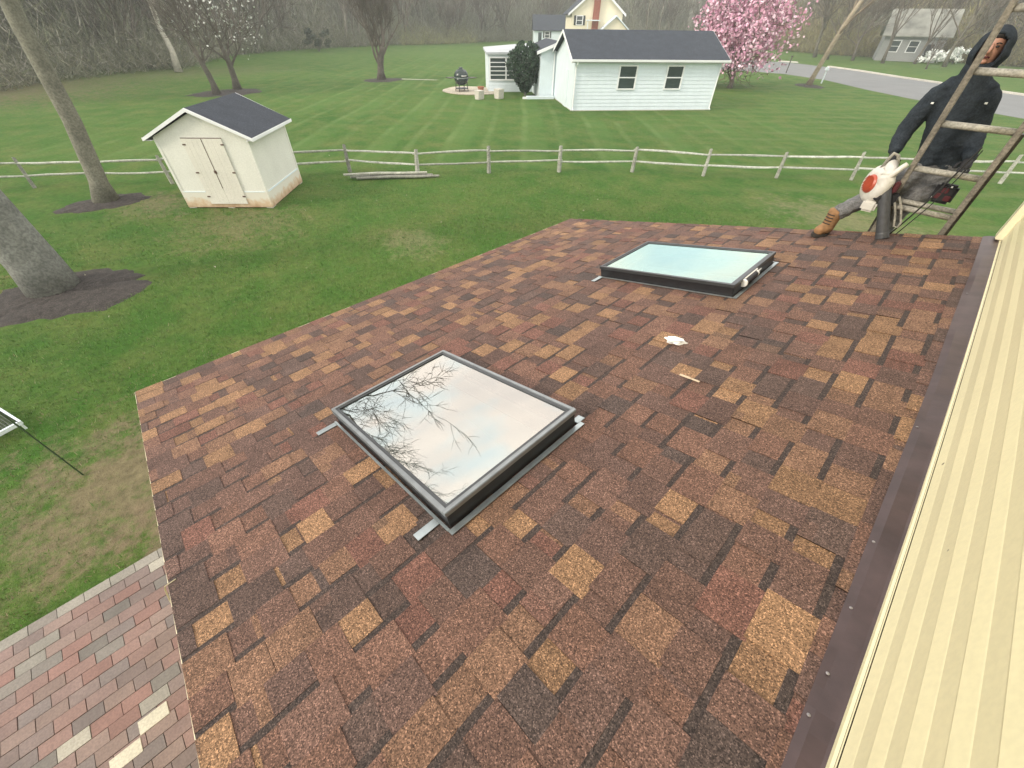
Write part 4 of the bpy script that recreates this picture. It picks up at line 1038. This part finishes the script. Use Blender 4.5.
def along(edge, s):
    segs = [(Vector(a), Vector(b_)) for a, b_ in zip(edge, edge[1:])]; L = [(b_ - a).length for a, b_ in segs]; T = sum(L); s *= T
    for (a, b_), l in zip(segs, L):
        if s <= l: d = (b_ - a) / l; return a + d * s, Vector((-d.y, d.x)), d
        s -= l
    return segs[-1][1], Vector((0, 1)), Vector((1, 0))
r = random.Random(99); used = set(); spots = []
for i in range(120):
    p, n, d = along(edge, (i + r.random()) / 120); off = (r.random() ** 1.3) * 24 + .5
    n = n if n.dot(p - Vector((-20, 40))) > 0 else -n
    q = p + n * off
    if (q - Vector((-47, 67))).length < 11 or (q - Vector((-73, 84))).length < 8 or (q - Vector((-17, 106))).length < 11: continue
    spots.append(q)
spots += [Vector(q) for q in ((-16, 96), (-20.5, 98), (-12.5, 99.5), (-24, 97), (-8.5, 96.5), (-27, 101), (-4, 98))]
for q in spots:
    i = r.randrange(5); o = protos[i] if i not in used else copy_tree(protos[i]); used.add(i)
    o.location = (q.x, q.y, 0); o.rotation_euler = (0, 0, r.uniform(0, 6.28)); s_ = r.uniform(.8, 1.3); o.scale = (s_, s_, s_)

# undergrowth and the mass of far twigs (nobody could count these)
def twig_mass(name, label, cat, n, zmax, depth, cols, size, lean=.35, seed=1, s0=0, s1=1, front=0.0):
    g = np.random.default_rng(seed); P = []
    S = g.random(n) * (s1 - s0) + s0
    base = np.zeros((n, 3)); nor = np.zeros((n, 2))
    SS = np.linspace(0, 1, 400); PT = []; NN = []
    for s in SS:
        p, nn, d = along(edge, s); nn = nn if nn.dot(p - Vector((-20, 40))) > 0 else -nn; PT.append((p.x, p.y)); NN.append((nn.x, nn.y))
    PT = np.array(PT); NN = np.array(NN); idx = (S * 399).astype(int); fr_ = S * 399 - idx; i2 = np.minimum(idx + 1, 399)
    pp = PT[idx] * (1 - fr_[:, None]) + PT[i2] * fr_[:, None]; nv = NN[idx]
    hv = .55 + .45 * np.sin(S * 160 + seed) * np.sin(S * 61) + .25 * np.sin(S * 420)
    off = g.random(n) ** 1.2 * depth - front; pp = pp + nv * off[:, None] + g.normal(0, .6, (n, 2))
    z = (g.random(n) ** 1.25) * zmax * np.clip(hv, .35, 1.1) * np.clip((off + front) / 2.5 + .3, .3, 1)
    L = size * (.4 + g.random(n)); w = L * (.008 + .015 * g.random(n))
    d = np.stack([g.normal(0, lean, n), g.normal(0, lean, n), np.abs(g.normal(.8, .4, n))], 1); d /= np.linalg.norm(d, axis=1)[:, None]
    a = g.normal(0, 1, (n, 3)); a -= d * (a * d).sum(1)[:, None]; a /= np.linalg.norm(a, axis=1)[:, None]
    c = np.column_stack([pp, z]); V = np.stack([c - a * w[:, None], c + a * w[:, None], c + d * L[:, None]], 1).reshape(-1, 3)
    cl = np.array(cols)[g.integers(0, len(cols), n)] * (.6 + .8 * g.random((n, 1)))
    return tri_mesh(name, V, cl, label, cat)
def tri_mesh(name, V, cl, label, cat, m='leaf'):
    n = len(V) // 3; me = bpy.data.meshes.new(name); me.vertices.add(3 * n); me.vertices.foreach_set('co', V.astype(np.float32).ravel())
    me.loops.add(3 * n); me.loops.foreach_set('vertex_index', np.arange(3 * n, dtype=np.int32)); me.polygons.add(n); me.polygons.foreach_set('loop_start', np.arange(0, 3 * n, 3, dtype=np.int32)); me.polygons.foreach_set('loop_total', np.full(n, 3, dtype=np.int32))
    me.update(calc_edges=True); ca = me.color_attributes.new('tone', 'FLOAT_COLOR', 'CORNER'); A = np.ones((3 * n, 4), dtype=np.float32); A[:, :3] = np.repeat(cl, 3, axis=0); ca.data.foreach_set('color', A.ravel())
    me.materials.append(M[m]); o = bpy.data.objects.new(name, me); COL.objects.link(o); return tag(o, label, cat, kind='stuff')
GB = [(.22, .21, .16), (.27, .26, .20), (.16, .17, .115), (.23, .245, .155), (.33, .31, .26)]
OL = [(.17, .18, .09), (.15, .15, .09), (.22, .21, .13), (.12, .14, .07)]
twig_mass('undergrowth', 'tangled grey brown brush filling the edge of the wood', 'undergrowth', 240000, 5.0, 12, GB + OL, 1.1, .75, 3)
twig_mass('woodland', 'dense grey mass of bare twigs behind the edge of the wood', 'woodland', 260000, 19, 30, GB, 2.6, .35, 4, front=-5)
YG = [(.30, .28, .10), (.22, .20, .09), (.12, .11, .06), (.24, .19, .11)]
twig_mass('roadside_brush', 'yellowish budding brush across the road at upper right', 'brush', 110000, 9, 14, YG, 1.2, .7, 8, .72, 1.0, 2)
twig_mass('budding_bushes', 'yellow green budding bushes at the back of the lawn', 'bushes', 6000, 4, 4, [(.30, .30, .12), (.24, .24, .12)], .9, .8, 9, .34, .42, 2)
# added ridge behind the wood, blocks the bright sky between the trees
k = MB(); rr = random.Random(2); prev = None; N_ = 60
for i in range(N_ + 1):
    an = R_(60 + 150 * i / N_); R0 = 165; c = (math.cos(an), math.sin(an)); h = 15 + 3 * math.sin(i * .6) + 2 * math.sin(i * 1.7)
    row = [(-20 + c[0] * q, 30 + c[1] * q, z) for q, z in ((R0, -.5), (R0 + 8, h * .55), (R0 + 20, h), (R0 + 60, h + 3))]
    if prev:
        for j in range(3): k.face([prev[j], row[j], row[j + 1], prev[j + 1]])
    prev = row
tag(k.build('sky_block_ridge', mat('sky_block_olive', (.11, .105, .085), 1, ns=.3, amt=.4, ns2=1.5, bs=1), smooth=True), kind='structure')

def bush(x, y, h, w, cols, label, seed, n=1500, size=.16, cat='bush'):
    r = random.Random(seed); t = empty('flowering_bush', (x, y, 0), label, cat); k = MB()
    for i in range(9):
        an = r.uniform(0, 6.28); k.tube([(x, y, 0), (x + .25 * w * math.cos(an), y + .25 * w * math.sin(an), h * .45), (x + .6 * w * math.cos(an), y + .6 * w * math.sin(an), h * .85)], [.03, .02, .01], 4)
    k.build('stems', 'twig', t); k = MB(); pts = []
    cl = [(r.uniform(0, 6.28), r.random(), r.uniform(.3, 1)) for _ in range(16)]
    for _ in range(n):
        a, q, z = r.choice(cl); pts.append((x + w * q * math.cos(a) + r.gauss(0, .2), y + w * q * math.sin(a) + r.gauss(0, .2), z * h + r.gauss(0, .15)))
    leaf_cloud(k, pts, size, cols, r); k.build('blossom', 'petal', t)
bush(-11.0, 101, 1.6, 1.9, [(.85, .87, .85), (.7, .74, .7)], 'white flowering bush across the road, behind the hooded person', 5, size=.28)
bush(-8.4, 104, 1.8, 1.5, [(.85, .87, .85), (.6, .66, .6)], 'smaller white flowering bush right of the larger white bush across the road', 6, size=.25)
bush(-83, 37, 2.6, 3.0, [(.05, .07, .04), (.08, .09, .05)], 'dark rounded bush at the back of the lawn', 7, 3000, .22)

# ------------------------------------------------------------------ fence
def fence():
    P = [(-29.4, -12.8), (-27.6, -10), (-25.8, -7.1), (-24.0, -4.3), (-22.28, -1.5), (-20.9, .35), (-19.7, 2.1), (-18.3, 4.75), (-16.79, 7.54), (-14.56, 9.22), (-13.01, 11.55), (-11.22, 13.76), (-9.22, 16.0), (-6.97, 17.67), (-4.85, 19.63), (-2.70, 21.62), (-.6, 23.6), (1.5, 25.6), (3.6, 27.6), (5.7, 29.6), (7.8, 31.6)]
    f = empty('split_rail_fence', (-11.22, 13.76, 0), 'two rail weathered split rail fence running across the whole lawn', 'fence'); r = random.Random(12)
    tops = []
    for i, (x, y) in enumerate(P):
        h = r.uniform(.90, 1.02); lx, ly = r.uniform(-.05, .05), r.uniform(-.05, .05); w = r.uniform(.055, .07); tc = r.uniform(.75, 1.1)
        if i == 8: h, tc = .95, .62
        k = MB(); k.hexa([(x - w, y - w, -.02), (x + w, y - w * .8, -.02), (x + w * .9, y + w, -.02), (x - w, y + w, -.02), (x - w * .8 + lx, y - w * .7 + ly, h), (x + w * .75 + lx, y - w * .8 + ly, h + .03), (x + w * .8 + lx, y + w * .7 + ly, h + .01), (x - w * .8 + lx, y + w * .7 + ly, h - .02)], (tc, tc * .98, tc * .92))
        k.build('post', 'rail', f, bevel=.008)
    for i in range(len(P) - 1):
        a, c = Vector((*P[i], 0)), Vector((*P[i + 1], 0)); d = (c - a).normalized()
        for z in (.40, .78):
            z0, z1 = z + r.uniform(-.035, .035), z + r.uniform(-.035, .035); sag = r.uniform(-.03, .02)
            pts = [a - d * .10 + Vector((0, 0, z0)), a + d * .06 + Vector((0, 0, z0))]
            for q in (.3, .55, .8): pts.append(a.lerp(c, q) + Vector((r.uniform(-.015, .015), r.uniform(-.015, .015), z0 + (z1 - z0) * q + sag * math.sin(q * 3.14) + r.uniform(-.01, .01))))
            pts += [c - d * .06 + Vector((0, 0, z1)), c + d * .10 + Vector((0, 0, z1))]
            tc = r.uniform(.85, 1.35); k = MB(); k.tube(pts, [.025, .037, r.uniform(.036, .048), r.uniform(.038, .052), .042, .035, .025], 6, (tc, tc, tc * .95), oval=.75); k.build('rail', 'rail', f)
fence()
def logs():
    r = random.Random(8); a, c = Vector((-15.9, 7.1, .07)), Vector((-14.1, 9.6, .07))
    for i, (o1, z, e) in enumerate(((0, 0, 0), (.17, 0, .25), (.09, .11, -.2))):
        n = Vector((.81, -.58, 0)) * o1 ; d = (c - a).normalized() * e
        p0, p1 = a + n + d, c + n + d; tc = (.9, .75, 1.15)[i]
        k = MB(); k.tube([p0 + Vector((0, 0, z)), p0.lerp(p1, .4) + Vector((0, .03, z + .015)), p0.lerp(p1, .7) + Vector((0, -.02, z)), p1 + Vector((0, 0, z))], [.05, .065, .06, .05], 7, (tc, tc * .97, tc * .9), oval=.8)
        tag(k.build('spare_rail', 'rail', org=tuple(a + n)), 'spare weathered fence rail lying in the low stack at the foot of the fence', 'fence rail', 'spare rails stacked by the fence')
logs()

# mailbox, roadside post, feeder pole and tray
def mailbox():
    t = empty('mailbox', (-13.9, 57.9, 0), 'white mailbox on a white post beside the leaning tree', 'mailbox'); x, y = -13.9, 57.9
    k = MB(); k.box((x - .05, y - .05, 0), (x + .05, y + .05, 1.05)); k.build('post', 'white', t)
    k = MB(); pr = [(x - .13, y - .25, 1.05), (x + .13, y - .25, 1.05), (x + .13, y - .25, 1.2)] + [(x + .13 * math.cos(a), y - .25, 1.2 + .13 * math.sin(a)) for a in (.5, 1.0, 1.57, 2.1, 2.6)] + [(x - .13, y - .25, 1.2)]
    k.prism(pr, (0, 0, 0), (0, .55, 0)); k.build('box', 'white', t)
    k = MB(); k.box((x + .132, y, 1.15), (x + .145, y + .03, 1.38)); k.build('flag', 'blow_orange', t)
mailbox()
k = MB(); k.tube([(-20.1, 66.3, 0), (-20.1, 66.3, 1.5)], .06, 6); k.box((-20.2, 66.2, 1.5), (-20.0, 66.4, 1.62))
tag(k.build('roadside_post', 'lad2', org=(-20.1, 66.3, 0)), 'thin dark post at the road edge behind the pink magnolia', 'post')
def feeder():
    t = empty('feeder_pole', (-6.21, -1.93, 0), 'thin dark green hooked pole stuck in the bare patch of lawn', 'pole')
    k = MB(); k.tube([(-6.21, -1.93, 0), (-6.22, -1.95, .8), (-6.24, -1.98, 1.75), (-6.28, -2.05, 1.95), (-6.4, -2.25, 2.02), (-6.5, -2.42, 1.92)], .009, 6); k.build('rod', 'green_rod', t)
    c = Vector((-8.02, -2.78, .0))
    t2 = empty('wire_tray', (c.x, c.y, -.2), 'white rimmed wire mesh tray low in the grass at the left edge', 'tray', rot=.35)
    k = MB(); a, b_, w = .34, .30, .035
    k.box((-a, -b_, .30), (a, -b_ + w, .36)).box((-a, b_ - w, .30), (a, b_, .36)).box((-a, -b_ + w, .30), (-a + w, b_ - w, .36)).box((a - w, -b_ + w, .30), (a, b_ - w, .36)); k.build('rim', 'white', t2, local=True, bevel=.006)
    k = MB()
    for i in range(17): x = -a + w + (2 * a - 2 * w) * i / 16; k.box((x - .003, -b_ + w, .315), (x + .003, b_ - w, .321))
    for i in range(15): y = -b_ + w + (2 * b_ - 2 * w) * i / 14; k.box((-a + w, y - .003, .322), (a - w, y + .003, .328))
    k.build('mesh', 'mesh_tray', t2, local=True)
    for sx in (-1, 1):
        for sy in (-1, 1): k = MB(); k.box((sx * (a - .03) - .015, sy * (b_ - .03) - .015, 0), (sx * (a - .03) + .015, sy * (b_ - .03) + .015, .30)); k.build('leg', 'white', t2, local=True)
feeder()

# ------------------------------------------------------------------ grass blades on the near lawn
def blades(n):
    g = np.random.default_rng(5)
    # density falls off with distance from the roof
    x = -3.4 - 17.5 * g.random(n * 2) ** 1.35; y = -8 + 24 * g.random(n * 2)
    x2 = -3.6 + 8.0 * g.random(n // 3); y2 = 5.3 + 12 * g.random(n // 3) ** 1.3
    x = np.concatenate([x, x2]); y = np.concatenate([y, y2])
    ok = ~((x > -4.32) & (y < -.22)) & ~((x > -3.5) & (y < 4.8) & (y > -.4))
    ok &= ((x + 12.35) / 1.2) ** 2 + ((y + 1.55) / 1.7) ** 2 > 1; ok &= ((x + 18.85) / .9) ** 2 + (y / 1.25) ** 2 > 1
    dx, dy = x + 16.5, y - 1.87; u = dx * .67349 + dy * .739; v = -dx * .739 + dy * .67349
    ok &= ~((u > -.05) & (u < 2.65) & (v > -.05) & (v < 2.75))
    bare = np.exp(-(((x + 5.7) / 1.6) ** 2 + ((y + 1.6) / 1.6) ** 2)) + np.exp(-(((x + 4.6) / .8) ** 2 + ((y + .3) / 1.3) ** 2))
    clump = .5 + .5 * np.sin(x * 2.3 + np.sin(y * 1.7) * 2) * np.sin(y * 2.9 + np.sin(x * 1.3) * 2)
    ok &= g.random(len(x)) > bare * .92; ok &= g.random(len(x)) < (.45 + .6 * clump) * np.clip(1.25 - np.hypot(x + 5, y - 2) / 11, 0, 1)
    x, y, bare = x[ok], y[ok], bare[ok]; n = len(x); h = .022 + .035 * g.random(n); w = .003 + .0035 * g.random(n)
    far_ = np.clip(np.hypot(x, y) / 8, 1, 2.2); w *= far_; an = g.random(n) * 6.283; le = g.normal(0, .02, (n, 2))
    V = np.stack([np.stack([x - np.cos(an) * w, y - np.sin(an) * w, np.zeros(n) - .002], 1), np.stack([x + np.cos(an) * w, y + np.sin(an) * w, np.zeros(n) - .002], 1), np.stack([x + le[:, 0], y + le[:, 1], h], 1)], 1).reshape(-1, 3)
    pal = np.array([(.080, .175, .026), (.105, .19, .038), (.060, .14, .020), (.135, .185, .055), (.21, .20, .10)]); p = np.array([.34, .28, .2, .12, .06])
    cl = pal[g.choice(5, n, p=p)] * (.8 + .4 * g.random((n, 1))); dry = g.random(n) < bare * .7; cl[dry] = np.array((.22, .18, .11)) * (.8 + .4 * g.random((dry.sum(), 1)))
    tri_mesh('grass_blades', V, cl, 'short mown green grass of the lawn nearest the house', 'grass')
blades(170000)
# fallen pale petals and bits scattered on the near lawn
g = np.random.default_rng(17); n = 60; x = -4.5 - 15 * g.random(n); y = -6 + 20 * g.random(n); an = g.random(n) * 6.28; s_ = .012 + .02 * g.random(n)
V = np.stack([np.stack([x + s_ * np.cos(an + q), y + s_ * np.sin(an + q), .045 + 0 * x + .01 * q], 1) for q in (0, 2.1, 4.2)], 1).reshape(-1, 3)
tri_mesh('fallen_leaves', V, np.array([(.34, .32, .22)]) * (.7 + .5 * g.random((n, 1))), 'small pale dry leaves scattered on the near lawn', 'leaves')

# ------------------------------------------------------------------ haze
def haze(density):
    m = bpy.data.materials.new('haze_air'); m.use_nodes = True; t = m.node_tree; t.nodes.clear(); o = t.nodes.new('ShaderNodeOutputMaterial')
    v = t.nodes.new('ShaderNodeVolumePrincipled'); v.inputs['Color'].default_value = (.86, .93, .90, 1); v.inputs['Density'].default_value = density; v.inputs['Anisotropy'].default_value = .2
    t.links.new(v.outputs[0], o.inputs['Volume']); k = MB(); k.box((-395, -295, -1), (395, 395, 34)); h = k.build('haze', m); tag(h, kind='stuff'); tag(h, 'thin pale haze in the air over the lawn and wood', 'haze')
HAZE = .0015
if HAZE: haze(HAZE)

# ------------------------------------------------------------------ light, sky, camera
SAZ, SEL = (-.35, -.94), 30
w = bpy.data.worlds.new('World'); C.world = w; w.use_nodes = True; t = w.node_tree; t.nodes.clear()
wo = t.nodes.new('ShaderNodeOutputWorld'); bg = t.nodes.new('ShaderNodeBackground'); sky = t.nodes.new('ShaderNodeTexSky')
sky.sky_type = 'NISHITA'; sky.sun_disc = False; sky.sun_elevation = R_(SEL); sky.sun_rotation = math.atan2(SAZ[0], SAZ[1]); sky.air_density = 1.0; sky.dust_density = 2.0
gc = t.nodes.new('ShaderNodeTexCoord'); mp = t.nodes.new('ShaderNodeMapping'); mp.inputs['Scale'].default_value = (1, 1, 2.6); t.links.new(gc.outputs['Generated'], mp.inputs[0])
cl = noise(t, mp.outputs[0], 2.1, 5, .55)
cloud = ramp(t, noise(t, mp.outputs[0], 3.3, 4, .5), [(.34, (7.8, 8.7, 9.3)), (.46, (9.2, 9.5, 9.4)), (.58, (11.2, 9.6, 8.6))])
cover = ramp(t, cl, [(.30, .70), (.52, .97)])
t.links.new(mix(t, cover, sky.outputs[0], cloud), bg.inputs[0]); bg.inputs[1].default_value = .135; t.links.new(bg.outputs[0], wo.inputs[0])
L = bpy.data.lights.new('sun', 'SUN'); L.energy = 1.7; L.angle = R_(10); L.color = (1, .90, .76); lo = bpy.data.objects.new('sun', L); COL.objects.link(lo)
dv = Vector((SAZ[0] * math.cos(R_(SEL)), SAZ[1] * math.cos(R_(SEL)), math.sin(R_(SEL)))); lo.rotation_euler = dv.to_track_quat('Z', 'Y').to_euler()
cam = bpy.data.cameras.new('camera'); co_ = bpy.data.objects.new('camera', cam); COL.objects.link(co_)
cam.sensor_width = 36; cam.lens = 396 / 1024 * 36; cam.clip_start = .02; cam.clip_end = 2000
Rm = Matrix(((0.7002999817625968, -0.4915481400652112, 0.5176488786250177), (0.7137474871695372, 0.46994083103827655, -0.5193458769281081), (0.0120191556474749, 0.7331684944959689, 0.6799408052000087)))
co_.matrix_world = Matrix.Translation((0, 0, 4.6)) @ Rm.to_4x4()
C.camera = co_
C.view_settings.view_transform = 'Standard'; C.view_settings.look = 'None'; C.view_settings.gamma = 1; C.view_settings.use_curve_mapping = False
C.view_settings.exposure = .66
for o in bpy.data.objects:
    if 'org' in o: del o['org']
